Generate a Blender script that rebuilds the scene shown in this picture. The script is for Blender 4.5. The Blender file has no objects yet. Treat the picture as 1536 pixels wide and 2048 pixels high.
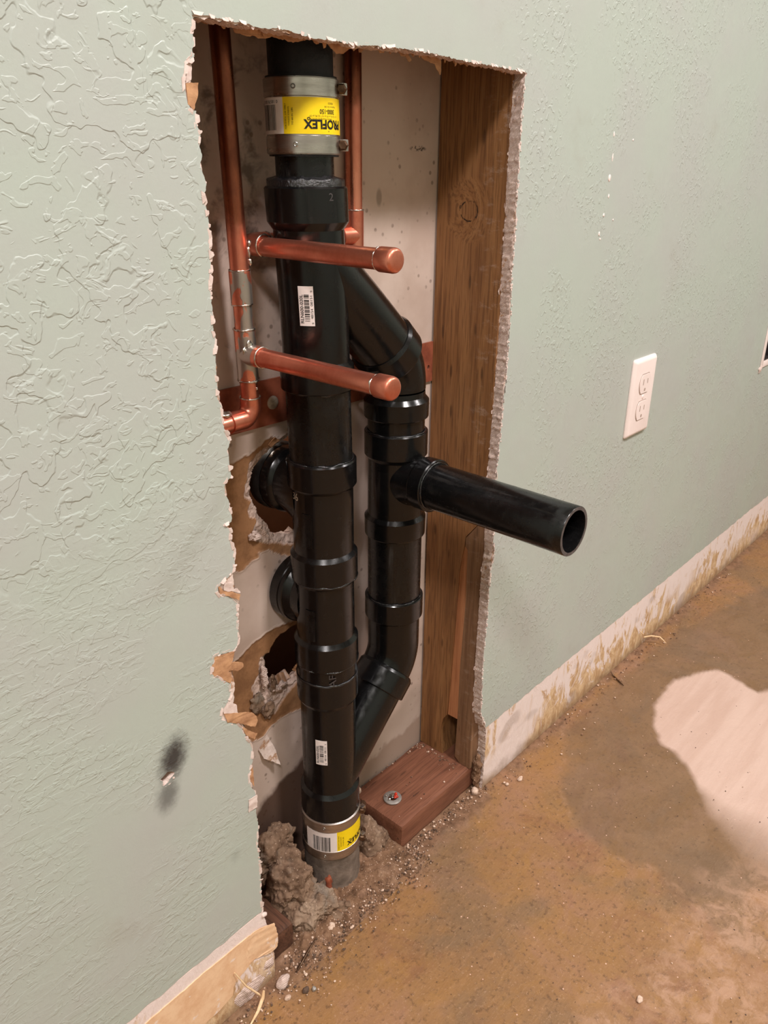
import bpy, math, random
import numpy as np
from mathutils import Vector, Matrix, noise
from mathutils.geometry import tessellate_polygon

random.seed(7)
rng = np.random.default_rng(7)
scene = bpy.context.scene
C = scene.collection

# ------------------------------------------------------------------ camera, light, exposure
CAM = Vector((-0.3422, -0.4712, 0.8025))
YAW, PITCH, ROLL = 0.8381, 0.4139, 0.0075
fw = Vector((math.sin(YAW) * math.cos(PITCH), math.cos(YAW) * math.cos(PITCH), -math.sin(PITCH)))
rt = Vector((math.cos(YAW), -math.sin(YAW), 0))
up = rt.cross(fw)
rt, up = rt * math.cos(ROLL) + up * math.sin(ROLL), up * math.cos(ROLL) - rt * math.sin(ROLL)
cd = bpy.data.cameras.new('camera')
cd.sensor_fit = 'HORIZONTAL'; cd.sensor_width = 36.0
cd.lens = 1580.1 / 1536 * 36.0
cd.clip_start = 0.01; cd.clip_end = 50
cam = bpy.data.objects.new('camera', cd); C.objects.link(cam)
m = Matrix((rt, up, -fw)).transposed().to_4x4(); m.translation = CAM
cam.matrix_world = m
scene.camera = cam

w = bpy.data.worlds.new('room_world'); scene.world = w; w.use_nodes = True
w.node_tree.nodes['Background'].inputs[0].default_value = (1.0, 0.93, 0.85, 1)
w.node_tree.nodes['Background'].inputs[1].default_value = 0.05

def area(name, loc, target, size, power, col):
    l = bpy.data.lights.new(name, 'AREA'); l.shape = 'DISK'; l.size = size; l.energy = power; l.color = col
    o = bpy.data.objects.new(name, l); C.objects.link(o); o.location = loc
    o.rotation_euler = (Vector(target) - Vector(loc)).to_track_quat('-Z', 'Y').to_euler()
    return o
area('ceiling_lamp_middle', (0.30, -1.10, 2.36), (0.30, -1.10, 0), 0.30, 54, (1.0, 0.935, 0.915))
area('ceiling_lamp_left', (-1.15, -1.15, 2.36), (-1.15, -1.15, 0), 0.36, 48, (1.0, 0.94, 0.93))
area('added_fill_right', (1.90, -1.30, 2.36), (1.90, -1.30, 0), 0.36, 40, (1.0, 0.94, 0.94))  # added fill that keeps the right end of the wall bright
scene.view_settings.view_transform = 'Standard'
scene.view_settings.look = 'None'
scene.view_settings.exposure = -0.30
scene.view_settings.gamma = 1.0
scene.view_settings.use_curve_mapping = False

# ------------------------------------------------------------------ material helpers
def S(r, g, b):
    f = lambda c: (c / 255 / 12.92) if c / 255 <= 0.04045 else ((c / 255 + 0.055) / 1.055) ** 2.4
    return (f(r), f(g), f(b), 1.0)

class N:
    """small node-graph builder"""
    def __init__(s, name, rough=0.6, metal=0.0, spec=0.5):
        s.m = bpy.data.materials.new(name); s.m.use_nodes = True
        s.t = s.m.node_tree; s.b = s.t.nodes['Principled BSDF']
        s.b.inputs['Roughness'].default_value = rough; s.b.inputs['Metallic'].default_value = metal
        s.b.inputs['Specular IOR Level'].default_value = spec
        s.co = s.t.nodes.new('ShaderNodeTexCoord').outputs['Object']
    def link(s, v, sock):
        if isinstance(v, bpy.types.NodeSocket): s.t.links.new(v, sock)
        else: sock.default_value = v
    def mapping(s, scale=(1, 1, 1), loc=(0, 0, 0), rot=(0, 0, 0), src=None):
        n = s.t.nodes.new('ShaderNodeMapping'); s.link(src or s.co, n.inputs[0])
        n.inputs['Scale'].default_value = scale; n.inputs['Location'].default_value = loc; n.inputs['Rotation'].default_value = rot
        return n.outputs[0]
    def noise(s, scale, detail=4, rough=0.55, dist=0.0, vec=None, col=False):
        n = s.t.nodes.new('ShaderNodeTexNoise'); s.link(vec if vec is not None else s.co, n.inputs['Vector'])
        n.inputs['Scale'].default_value = scale; n.inputs['Detail'].default_value = detail
        n.inputs['Roughness'].default_value = rough; n.inputs['Distortion'].default_value = dist
        return n.outputs['Color' if col else 'Fac']
    def voro(s, scale, vec=None, feature='F1', rnd=1.0):
        n = s.t.nodes.new('ShaderNodeTexVoronoi'); n.feature = feature
        s.link(vec if vec is not None else s.co, n.inputs['Vector']); n.inputs['Scale'].default_value = scale
        n.inputs['Randomness'].default_value = rnd
        return n.outputs['Distance']
    def wave(s, scale, dist=2.0, vec=None, dscale=1.0, direction='X'):
        n = s.t.nodes.new('ShaderNodeTexWave'); s.link(vec if vec is not None else s.co, n.inputs['Vector'])
        n.bands_direction = direction
        n.inputs['Scale'].default_value = scale; n.inputs['Distortion'].default_value = dist
        n.inputs['Detail'].default_value = 3; n.inputs['Detail Scale'].default_value = dscale
        return n.outputs['Fac']
    def ramp(s, fac, stops, interp='LINEAR'):
        n = s.t.nodes.new('ShaderNodeValToRGB'); s.link(fac, n.inputs[0]); n.color_ramp.interpolation = interp
        e = n.color_ramp.elements
        while len(e) < len(stops): e.new(0.5)
        for i, (p, c) in enumerate(stops):
            e[i].position = p; e[i].color = c if not isinstance(c, (int, float)) else (c, c, c, 1)
        return n.outputs[0]
    def rng(s, v, a, b, c=0.0, d=1.0, smooth=True):
        n = s.t.nodes.new('ShaderNodeMapRange'); n.interpolation_type = 'SMOOTHSTEP' if smooth else 'LINEAR'
        s.link(v, n.inputs[0])
        for i, q in enumerate((a, b, c, d)): n.inputs[1 + i].default_value = q
        return n.outputs[0]
    def math(s, op, a, b=0.0, clamp=False):
        n = s.t.nodes.new('ShaderNodeMath'); n.operation = op; n.use_clamp = clamp
        s.link(a, n.inputs[0]); s.link(b, n.inputs[1]); return n.outputs[0]
    def mix(s, fac, a, b, blend='MIX'):
        n = s.t.nodes.new('ShaderNodeMix'); n.data_type = 'RGBA'; n.blend_type = blend
        s.link(fac, n.inputs[0]); s.link(a, n.inputs[6]); s.link(b, n.inputs[7]); return n.outputs[2]
    def xyz(s, src=None):
        n = s.t.nodes.new('ShaderNodeSeparateXYZ'); s.link(src or s.co, n.inputs[0]); return n.outputs
    def attr(s, name):
        n = s.t.nodes.new('ShaderNodeAttribute'); n.attribute_name = name; return n.outputs['Fac']
    def dist(s, p, scale=(1, 1, 1), src=None):
        mp = s.mapping(scale=scale, loc=tuple(-a * b for a, b in zip(p, scale)), src=src)
        n = s.t.nodes.new('ShaderNodeVectorMath'); n.operation = 'LENGTH'; s.link(mp, n.inputs[0]); return n.outputs['Value']
    def bump(s, h, strength=0.3, dist=0.002, prev=None):
        n = s.t.nodes.new('ShaderNodeBump'); n.inputs['Strength'].default_value = strength
        n.inputs['Distance'].default_value = dist; s.link(h, n.inputs['Height'])
        if prev is not None: s.link(prev, n.inputs['Normal'])
        return n.outputs[0]
    def out(s, color=None, rough=None, normal=None, metal=None):
        if color is not None: s.link(color, s.b.inputs['Base Color'])
        if rough is not None: s.link(rough, s.b.inputs['Roughness'])
        if normal is not None: s.link(normal, s.b.inputs['Normal'])
        if metal is not None: s.link(metal, s.b.inputs['Metallic'])
        return s.m

MAT = {}
# --- painted wall: knocked-down plaster relief under sage green paint
def mat_wall():
    n = N('sage_green_paint', 0.42, spec=0.45)
    X, Y, Z = n.xyz()
    warp = n.noise(26, 3, 0.6, vec=n.co, col=True)
    v = n.t.nodes.new('ShaderNodeVectorMath'); v.operation = 'MULTIPLY_ADD'
    n.link(warp, v.inputs[0]); v.inputs[1].default_value = (.03, .03, .03); n.link(n.co, v.inputs[2])
    big = n.noise(34, 1.5, 0.4, 0.7, vec=v.outputs[0])
    plate = n.rng(big, .53, .555)
    big2 = n.noise(70, 2, 0.5, 1.2, vec=n.mapping(loc=(3, 1, 7), scale=(1, 1, 1.3)))
    plate2 = n.rng(big2, .55, .60)
    fine = n.noise(170, 2, 0.5, 0.8, vec=n.mapping(scale=(1, 1, .8), rot=(0, .5, 0)))
    plate3 = n.rng(fine, .54, .64)
    patch = n.rng(n.noise(9, 2, .5), .42, .56)
    leftm = n.math('MULTIPLY', n.rng(X, .02, -.03), n.rng(Z, .50, .60))
    rightm = n.rng(X, .3, .42)
    lowm = n.math('MULTIPLY', n.rng(X, .02, -.03), n.rng(Z, .62, .50))
    trowel = n.noise(30, 3, .6, 0.4, vec=n.mapping(scale=(1.0, 1, 3.6), rot=(0, -.42, 0)))
    tro = n.rng(trowel, .5, .56)
    h = n.math('ADD', n.math('MULTIPLY', plate, leftm), n.math('MULTIPLY', n.math('MULTIPLY', plate2, leftm), .5))
    h = n.math('ADD', h, n.math('MULTIPLY', n.math('MULTIPLY', plate3, n.math('MULTIPLY', rightm, patch)), .75))
    h = n.math('ADD', h, n.math('MULTIPLY', n.math('MULTIPLY', tro, n.math('MULTIPLY', lowm, patch)), .30))
    h = n.math('ADD', h, n.math('MULTIPLY', n.math('MULTIPLY', plate3, n.math('MULTIPLY', lowm, patch)), .35))
    nb = n.bump(h, 0.44, .0013)
    nb = n.bump(n.noise(420, 3, .65), .16, .0007, nb)
    nb = n.bump(n.noise(14, 2, .5), .12, .006, nb)
    base = n.mix(n.rng(n.noise(7, 3, .6), .35, .7), S(176, 185, 176), S(177, 181, 176))
    # faint brown smudges
    base = n.mix(n.math('MULTIPLY', n.rng(n.noise(11, 4, .6, vec=n.mapping(loc=(5, 2, 1))), .60, .78), .22), base, S(150, 138, 122))
    # soot blown around the small hole low on the left
    def blot(px, pz, sx, sz, rot, lo, hi):
        mp = n.mapping(loc=(-px, 0, -pz)); mp2 = n.mapping(rot=(0, rot, 0), src=mp); mp3 = n.mapping(scale=(1 / sx, 0, 1 / sz), src=mp2)
        d = n.t.nodes.new('ShaderNodeVectorMath'); d.operation = 'LENGTH'; n.link(mp3, d.inputs[0])
        q = n.math('ADD', d.outputs['Value'], n.math('MULTIPLY', n.math('SUBTRACT', n.noise(160, 4, .65), .5), .75))
        return n.rng(q, hi, lo)
    s1 = blot(-.0755, .354, .0165, .0265, -.28, .2, 1.15)
    s2 = n.math('MULTIPLY', blot(-.0845, .321, .0130, .0200, -.2, .2, 1.2), .66)
    soot = n.math('MAXIMUM', s1, s2)
    base = n.mix(n.math('MULTIPLY', soot, .93), base, S(38, 33, 36))
    # grey rub mark beside the edge
    s3 = n.math('MULTIPLY', blot(-.024, .205, .007, .010, 0, .1, 1.2), .18)
    base = n.mix(s3, base, S(90, 96, 90))
    rough = n.rng(n.noise(60, 3, .6), .3, .7, .36, .50)
    return n.out(base, rough, nb)
MAT['wall'] = mat_wall()

def mat_simple(name, c1, c2, scale, rough=.7, bump=.3, bscale=None, bdist=.001, detail=5, metal=0.0, spec=.4, stretch=(1, 1, 1)):
    n = N(name, rough, metal, spec)
    vec = n.mapping(scale=stretch)
    col = n.mix(n.rng(n.noise(scale, detail, .6, vec=vec), .33, .67), c1, c2)
    nb = n.bump(n.noise(bscale or scale * 3, detail, .65, vec=vec), bump, bdist)
    return n.out(col, None, nb)

MAT['plain_wall'] = mat_simple('far_wall_paint', S(178, 186, 172), S(172, 180, 168), 5, .55, .05)
MAT['ceiling'] = mat_simple('ceiling_white', S(226, 222, 214), S(220, 216, 208), 40, .8, .2)

def mat_core():
    # torn drywall face: pale gypsum paper with brown kraft patches
    n = N('torn_drywall_face', .85, spec=.2)
    k = n.rng(n.noise(55, 4, .65), .50, .58)
    col = n.mix(k, S(220, 200, 190), S(172, 130, 98))
    col = n.mix(n.rng(n.noise(300, 3, .6), .4, .7), col, n.mix(.5, col, S(235, 222, 212)))
    nb = n.bump(n.noise(260, 5, .7), .5, .0012)
    return n.out(col, None, nb)
MAT['core_face'] = mat_core()

def mat_gyp():
    n = N('gypsum_core', .9, spec=.15)
    saw = n.wave(150, 5.0, vec=n.mapping(rot=(0, 0, 0.0), scale=(.3, 2.2, 1.6)), dscale=1.5, direction='DIAGONAL')
    col = n.mix(n.rng(n.noise(90, 5, .65), .35, .7), S(226, 204, 194), S(204, 180, 169))
    col = n.mix(n.math('MULTIPLY', n.rng(saw, .25, .75), .22), col, S(164, 138, 127))
    nb = n.bump(saw, .45, .0012); nb = n.bump(n.noise(500, 5, .7), .6, .001, nb)
    return n.out(col, None, nb)
MAT['gypsum'] = mat_gyp()
MAT['torn_white'] = mat_simple('torn_white_paper', S(226, 208, 200), S(212, 190, 182), 200, .85, .3, spec=.2)
MAT['kraft'] = mat_simple('torn_brown_paper', S(196, 150, 112), S(168, 124, 92), 90, .85, .35, 500, spec=.2)

def mat_band():
    # strip where the baseboard was: pale plaster with tan adhesive smears
    n = N('stripped_baseboard_band', .7, spec=.3)
    X, Y, Z = n.xyz()
    sm = n.noise(20, 6, .72, 1.5, vec=n.mapping(scale=(1.6, 1, .75), rot=(0, .6, 0)))
    glue = n.math('ADD', sm, n.rng(Z, .10, .0, -.10, .13, False))
    k = n.rng(glue, .46, .54)
    far = n.rng(X, .55, 1.05)
    k = n.math('MULTIPLY', k, n.rng(n.noise(6, 2, .5, vec=n.mapping(loc=(1.3, 0, 0))), .30, .46))
    tan = n.mix(n.rng(n.noise(80, 5, .7, 1.0, vec=n.mapping(scale=(1, 1, .5), rot=(0, .7, 0))), .35, .65), S(226, 196, 158), S(188, 148, 108))
    col = n.mix(k, S(236, 219, 214), tan)
    grey = n.math('MULTIPLY', n.rng(n.noise(7, 3, .5, vec=n.mapping(loc=(7, 0, 2), scale=(1, 1, 1.5))), .57, .62), .5)
    col = n.mix(grey, col, S(176, 156, 146))
    dirt = n.math('MULTIPLY', n.rng(n.math('ADD', Z, n.math('MULTIPLY', n.noise(40, 4, .6), .04)), .048, .012), .75)
    col = n.mix(dirt, col, S(126, 98, 74))
    nb = n.bump(sm, .5, .003); nb = n.bump(n.noise(150, 5, .7, 1.0, vec=n.mapping(rot=(0, .7, 0), scale=(1.5, 1, .5))), .5, .0015, nb)
    return n.out(col, None, nb)
MAT['band'] = mat_band()

def mat_tanpaper():
    n = N('tan_paper_glue', .6, spec=.35)
    col = n.mix(n.rng(n.noise(40, 6, .7), .35, .68), S(238, 202, 166), S(222, 178, 140))
    col = n.mix(n.math('MULTIPLY', n.rng(n.noise(60, 5, .65, vec=n.mapping(loc=(2, 0, 0))), .60, .66), .8), col, S(238, 220, 210))
    nb = n.bump(n.noise(260, 5, .65), .22, .0008); nb = n.bump(n.noise(30, 3, .5), .2, .002, nb)
    return n.out(col, None, nb)
MAT['tan'] = mat_tanpaper()

def mat_back():
    n = N('cavity_back_drywall', .8, spec=.2)
    X, Y, Z = n.xyz()
    col = n.mix(n.rng(n.noise(14, 4, .6), .35, .7), S(208, 188, 176), S(192, 170, 157))
    # mould spatter and soot; the soot also stands in for the stack's shadow
    sp = n.voro(95); spn = n.noise(22, 3, .6)
    spots = n.math('MULTIPLY', n.rng(sp, .26, .12), n.rng(spn, .47, .62))
    soot = n.math('MULTIPLY', n.rng(n.noise(34, 4, .62, .4, vec=n.mapping(loc=(4, 0, 3))), .50, .68), n.math('MULTIPLY', n.rng(X, .17, .12), n.rng(Z, .60, .66)))
    col = n.mix(n.math('MULTIPLY', soot, .72), col, S(86, 74, 66))
    col = n.mix(n.math('MULTIPLY', spots, .55), col, S(88, 66, 50))
    drip = n.math('MAXIMUM', n.rng(n.dist((.046, 0, .665), (1 / .006, 0, 1 / .020)), 1.15, .75), n.rng(n.dist((.285, 0, .7727), (1 / .0045, 0, 1 / .009)), 1.2, .6))
    col = n.mix(n.math('MULTIPLY', drip, .45), col, S(94, 82, 70))
    scuff = n.math('MULTIPLY', n.rng(n.dist((.344, 0, .818), (1 / .014, 0, 1 / .003)), 1.1, .6), n.rng(n.noise(260, 4, .75), .47, .55))
    col = n.mix(n.math('MULTIPLY', scuff, .9), col, S(44, 38, 34))
    # damp brown tide mark rising from the floor
    tide = n.math('ADD', n.math('ADD', Z, n.math('MULTIPLY', n.math('SUBTRACT', n.noise(15, 4, .6), .5), .07)), n.rng(X, .05, .16, .03, -.03, False))
    left = n.rng(X, .20, .16)
    wet = n.math('MULTIPLY', n.rng(tide, .128, .112), left)
    col = n.mix(n.math('MULTIPLY', wet, .92), col, S(78, 52, 37))
    tideR = n.math('ADD', Z, n.math('MULTIPLY', n.math('SUBTRACT', n.noise(12, 4, .6), .5), .10))
    wetR = n.math('MULTIPLY', n.rng(tideR, .078, .068), n.rng(X, .16, .2))
    col = n.mix(n.math('MULTIPLY', wetR, .55), col, S(132, 98, 74))
    greyb = n.math('MULTIPLY', n.rng(n.math('ADD', tideR, n.rng(X, .22, .36, .03, -.03, False)), .125, .10), n.rng(X, .2, .24))
    col = n.mix(n.math('MULTIPLY', greyb, .30), col, S(132, 120, 106))
    # torn paper layers
    br = n.attr('brown'); gy = n.attr('gyp')
    kraft = n.mix(n.rng(n.noise(60, 5, .65), .35, .68), S(168, 124, 88), S(138, 100, 70))
    gyp = n.mix(n.rng(n.noise(120, 5, .7), .35, .68), S(214, 190, 177), S(184, 158, 145))
    col = n.mix(br, col, kraft); col = n.mix(gy, col, gyp)
    nb = n.bump(n.noise(500, 3, .6), .12, .0006)
    nb2 = n.t.nodes.new('ShaderNodeBump'); nb2.inputs['Distance'].default_value = .0015
    n.link(n.noise(230, 5, .7), nb2.inputs['Height']); n.link(n.math('ADD', n.math('MULTIPLY', gy, .8), n.math('MULTIPLY', br, .2)), nb2.inputs['Strength']); n.link(nb, nb2.inputs['Normal'])
    return n.out(col, None, nb2.outputs[0])
MAT['back'] = mat_back()

def mat_wood(name, light, mid, dark, axis='z', scale=1.0, powder=0.0, rough=.65, knot=None):
    n = N(name, rough, spec=.3)
    st = {'z': (1, 1, .045), 'x': (.045, 1, 1), 'y': (1, .045, 1)}[axis]
    vec = n.mapping(scale=st)
    if knot is not None:
        d = n.dist(knot, (0, 1 / .022, 1 / .022))
        k = n.rng(d, 1.6, .2)
        wv = n.t.nodes.new('ShaderNodeVectorMath'); wv.operation = 'MULTIPLY_ADD'
        n.link(k, wv.inputs[0]); wv.inputs[1].default_value = (.01, .014, .014); n.link(vec, wv.inputs[2]); vec = wv.outputs[0]
    g1 = n.noise(60 * scale, 5, .6, .6, vec=vec)
    g2 = n.noise(420 * scale, 3, .6, .2, vec=vec)
    g3 = n.noise(14, 3, .55, vec=n.mapping(scale=tuple(max(q, .25) for q in st)))
    col = n.ramp(g1, [(.25, dark), (.45, mid), (.78, light)])
    col = n.mix(n.math('MULTIPLY', n.rng(g2, .46, .64), .62), col, dark)
    col = n.mix(n.math('MULTIPLY', n.rng(g3, .48, .72), .5), col, dark)
    fl = n.rng(n.voro(70, vec=n.mapping(scale=tuple(1 if q == 1 else .22 for q in st))), .16, .07)
    col = n.mix(n.math('MULTIPLY', fl, .6), col, n.mix(.6, dark, S(30, 18, 10)))
    if knot is not None:
        dk_ = n.math('ADD', n.dist(knot, (0, 1 / .0125, 1 / .0095)), n.math('MULTIPLY', n.math('SUBTRACT', n.noise(70, 3, .6), .5), .8))
        ring = n.math('MULTIPLY', n.rng(dk_, .84, .92), n.rng(dk_, 1.06, .98))
        ring = n.math('MULTIPLY', ring, n.rng(n.noise(120, 3, .6), .42, .52))
        col = n.mix(ring, col, S(30, 18, 10))
    if powder > 0:
        Yc = n.xyz()[1]
        pw = n.math('MULTIPLY', n.rng(n.noise(60, 6, .75, vec=n.mapping(scale=(1, .7, 1.6), rot=(.5, 0, 0))), .52, .74), n.rng(Yc, .000, -.050))
        col = n.mix(n.math('MULTIPLY', pw, powder), col, S(206, 186, 172))
    nb = n.bump(g2, .25, .0006); nb = n.bump(g1, .15, .001, nb)
    return n.out(col, n.rng(g1, .3, .7, rough + .08, rough - .08), nb)
MAT['stud'] = mat_wood('weathered_fir_stud', S(166, 122, 80), S(140, 97, 60), S(92, 60, 37), 'z', powder=.55, knot=(0, .001, .7207))
MAT['fresh'] = mat_wood('fresh_split_wood', S(206, 148, 108), S(190, 130, 90), S(160, 102, 68), 'z')
MAT['stud_front'] = mat_wood('greyed_stud_edge', S(150, 116, 88), S(132, 98, 72), S(100, 70, 50), 'z', powder=.35)
MAT['sole'] = mat_wood('red_brown_plate_wood', S(142, 94, 72), S(122, 78, 58), S(94, 58, 42), 'x', 1.4)
MAT['sole_dark'] = mat_wood('dark_plate_wood', S(112, 76, 58), S(88, 58, 43), S(54, 35, 26), 'y')
MAT['cabinet'] = mat_simple('brown_panel', S(150, 112, 84), S(138, 102, 76), 20, .5, .05)
MAT['black_gap'] = mat_simple('black_gap', S(16, 13, 12), S(12, 10, 9), 20, .8, .05)

def mat_abs(name, base=(.0042, .0040, .0042), rough=.20, scuff=.5, seed=0.0, stretch=(1, 1, .12)):
    n = N(name, rough, spec=.42)
    sc = n.noise(90, 5, .7, .3, vec=n.mapping(scale=stretch, loc=(seed, 0, 0)))
    du = n.noise(40, 4, .65, vec=n.mapping(loc=(seed, seed, 1)))
    col = n.mix(n.math('MULTIPLY', n.rng(sc, .56, .74), .35 * scuff), (*base, 1), S(98, 94, 92))
    col = n.mix(n.math('MULTIPLY', n.rng(du, .62, .78), .15 * scuff), col, S(92, 86, 82))
    r = n.math('ADD', n.rng(n.noise(120, 4, .6), .3, .7, rough - .06, rough + .08), n.math('MULTIPLY', n.rng(sc, .5, .7), .18 * scuff))
    nb = n.bump(n.noise(900, 3, .5), .025, .0004); nb = n.bump(sc, .03 * scuff, .0004, nb)
    return n.out(col, r, nb)
MAT['abs'] = mat_abs('black_abs_plastic', scuff=.18)
MAT['abs_pipe'] = mat_abs('black_abs_pipe_scuffed', rough=.28, scuff=.8, seed=3.0)
MAT['abs_stub'] = mat_abs('black_abs_stub', rough=.22, scuff=.45, seed=6.0, stretch=(1, .08, 1))
MAT['abs_rough'] = mat_abs('black_abs_rough_edge', rough=.5, scuff=.9, seed=9.0)
MAT['cut_edge'] = mat_simple('sawn_abs_edge', S(92, 84, 82), S(70, 64, 63), 200, .6, .3)
MAT['glue'] = mat_simple('glossy_black_cement', (.006, .006, .007, 1), (.012, .011, .012, 1), 100, .08, .8, 220, .002, spec=.8)
MAT['old_pipe'] = mat_simple('old_black_pipe', S(30, 29, 34), S(16, 15, 18), 60, .55, .5, 160, .002)
MAT['cast_iron'] = mat_simple('grey_cast_iron', S(132, 116, 104), S(98, 85, 75), 45, .75, .5, 160, .002)

def mat_metal(name, c1, c2, rough=.25, scale=30, stretch=(1, 1, 1), bump=.05, metal=1.0):
    n = N(name, rough, metal)
    a = n.noise(scale, 5, .65, vec=n.mapping(scale=stretch))
    col = n.mix(n.rng(a, .35, .68), c1, c2)
    nb = n.bump(n.noise(scale * 6, 4, .6, vec=n.mapping(scale=stretch)), bump, .0006)
    return n.out(col, n.rng(a, .3, .7, rough - .05, rough + .10), nb)
MAT['steel'] = mat_metal('brushed_stainless', S(196, 188, 182), S(170, 162, 157), .30, 25, (1, 1, 8), .06)
MAT['screw'] = mat_metal('zinc_screw', S(190, 190, 188), S(120, 118, 116), .3, 90)
MAT['copper'] = mat_metal('bright_copper', S(230, 146, 122), S(206, 118, 94), .33, 38, (1, 1, 1), .03, .93)
def mat_copper_tarnish_shade():
    n = N('copper_tarnished_and_shaded', .3, .85)
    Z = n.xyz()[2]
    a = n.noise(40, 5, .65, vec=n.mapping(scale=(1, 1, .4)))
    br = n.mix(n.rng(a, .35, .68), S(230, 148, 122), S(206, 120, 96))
    old = n.mix(n.rng(a, .35, .68), S(146, 84, 58), S(104, 58, 43))  # tarnish, with shade from the cut-out's top edge painted in
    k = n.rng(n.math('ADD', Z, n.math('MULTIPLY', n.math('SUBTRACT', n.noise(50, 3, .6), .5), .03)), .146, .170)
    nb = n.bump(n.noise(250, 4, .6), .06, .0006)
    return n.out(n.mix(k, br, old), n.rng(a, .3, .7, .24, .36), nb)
MAT['copper_tarnish_shade'] = mat_copper_tarnish_shade()
def mat_copper_solder():
    # copper smeared with wiped grey solder
    n = N('copper_wiped_with_solder', .3, .85)
    a = n.noise(45, 5, .65)
    k = n.rng(n.noise(62, 3, .5, .6, vec=n.mapping(scale=(1.2, 1.2, .55), loc=(.3, .2, .9))), .47, .52)
    col = n.mix(k, n.mix(n.rng(a, .35, .68), S(232, 148, 122), S(208, 120, 96)), S(176, 168, 160))
    nb = n.bump(k, .3, .0005); nb = n.bump(n.noise(260, 4, .6), .06, .0005, nb)
    return n.out(col, n.rng(a, .3, .7, .26, .40), nb)
MAT['copper_solder'] = mat_copper_solder()
MAT['solder'] = mat_metal('soft_solder', S(226, 220, 212), S(180, 172, 164), .28, 120, (1, 1, 1), .25)
MAT['washer'] = mat_metal('galvanised_washer', S(176, 170, 164), S(146, 140, 134), .5, 80, (1, 1, 1), .05, .5)
MAT['strap'] = mat_simple('red_oxide_strap', S(158, 88, 64), S(120, 62, 46), 45, .5, .25, 200, .0008, spec=.4)
MAT['bolt_head'] = mat_simple('dull_bolt_head', S(186, 174, 160), S(150, 138, 126), 160, .6, .3)
MAT['red_paint'] = mat_simple('red_paint_dab', S(214, 62, 34), S(170, 44, 26), 200, .35, .3)
MAT['white_label'] = mat_simple('white_label_paper', S(240, 228, 224), S(232, 220, 216), 60, .5, .03)
MAT['yellow_label'] = mat_simple('yellow_label', S(247, 214, 22), S(240, 204, 16), 40, .4, .03)
MAT['ink'] = mat_simple('black_ink', S(26, 23, 20), S(20, 18, 16), 50, .5, .02)
MAT['pale_ink'] = mat_simple('pale_marker', S(176, 160, 140), S(160, 146, 128), 100, .6, .02)
MAT['moulded'] = mat_simple('moulded_mark', S(72, 68, 68), S(60, 56, 56), 100, .4, .02)
MAT['plate'] = mat_simple('white_nylon_plate', S(244, 228, 224), S(240, 224, 220), 30, .35, .03, spec=.5)
MAT['slot'] = mat_simple('outlet_slot', S(186, 164, 153), S(160, 140, 130), 60, .6, .05)
MAT['box_dark'] = mat_simple('dark_box_interior', S(44, 36, 36), S(30, 25, 26), 60, .6, .2)
MAT['nail'] = mat_metal('rusty_nail', S(120, 96, 78), S(84, 62, 48), .5, 90)
MAT['straw'] = mat_simple('pale_paper_sliver', S(236, 206, 166), S(216, 180, 138), 120, .7, .2)

def mat_mortar():
    n = N('crumbled_mortar', .9, spec=.15)
    a = n.noise(28, 6, .68); b = n.noise(160, 5, .7)
    col = n.ramp(a, [(.30, S(82, 61, 47)), (.50, S(128, 103, 84)), (.70, S(160, 138, 118))])
    col = n.mix(n.math('MULTIPLY', n.rng(b, .55, .72), .6), col, S(74, 52, 40))
    col = n.mix(n.math('MULTIPLY', n.rng(n.voro(220), .20, .08), .6), col, S(206, 180, 160))
    col = n.mix(n.math('MULTIPLY', n.rng(n.noise(18, 3, .6, vec=n.mapping(loc=(3, 3, 3))), .56, .70), .5), col, S(126, 124, 116))
    nb = n.bump(b, .7, .002); nb = n.bump(n.noise(600, 4, .7), .4, .0008, nb)
    return n.out(col, None, nb)
MAT['mortar'] = mat_mortar()
def mat_dirt():
    n = N('dirt_and_grit', .9, spec=.15)
    a = n.noise(45, 6, .7); b = n.noise(260, 5, .72)
    col = n.ramp(a, [(.30, S(88, 64, 47)), (.50, S(132, 100, 77)), (.72, S(164, 132, 108))])
    col = n.mix(n.math('MULTIPLY', n.rng(b, .54, .70), .7), col, S(70, 48, 36))
    col = n.mix(n.math('MULTIPLY', n.rng(n.voro(300), .22, .10), .75), col, S(218, 190, 168))
    nb = n.bump(b, .8, .0025)
    return n.out(col, None, nb)
MAT['dirt'] = mat_dirt()
MAT['chip_pale'] = mat_simple('pale_chip', S(222, 196, 176), S(190, 160, 140), 200, .85, .4)
MAT['chip_brown'] = mat_simple('brown_chip', S(150, 116, 92), S(112, 82, 62), 200, .85, .4)
MAT['chip_dark'] = mat_simple('dark_chip', S(104, 82, 68), S(78, 60, 48), 200, .85, .4)
MAT['brick'] = mat_simple('red_brick_shard', S(158, 84, 56), S(122, 60, 40), 120, .8, .3)

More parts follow.
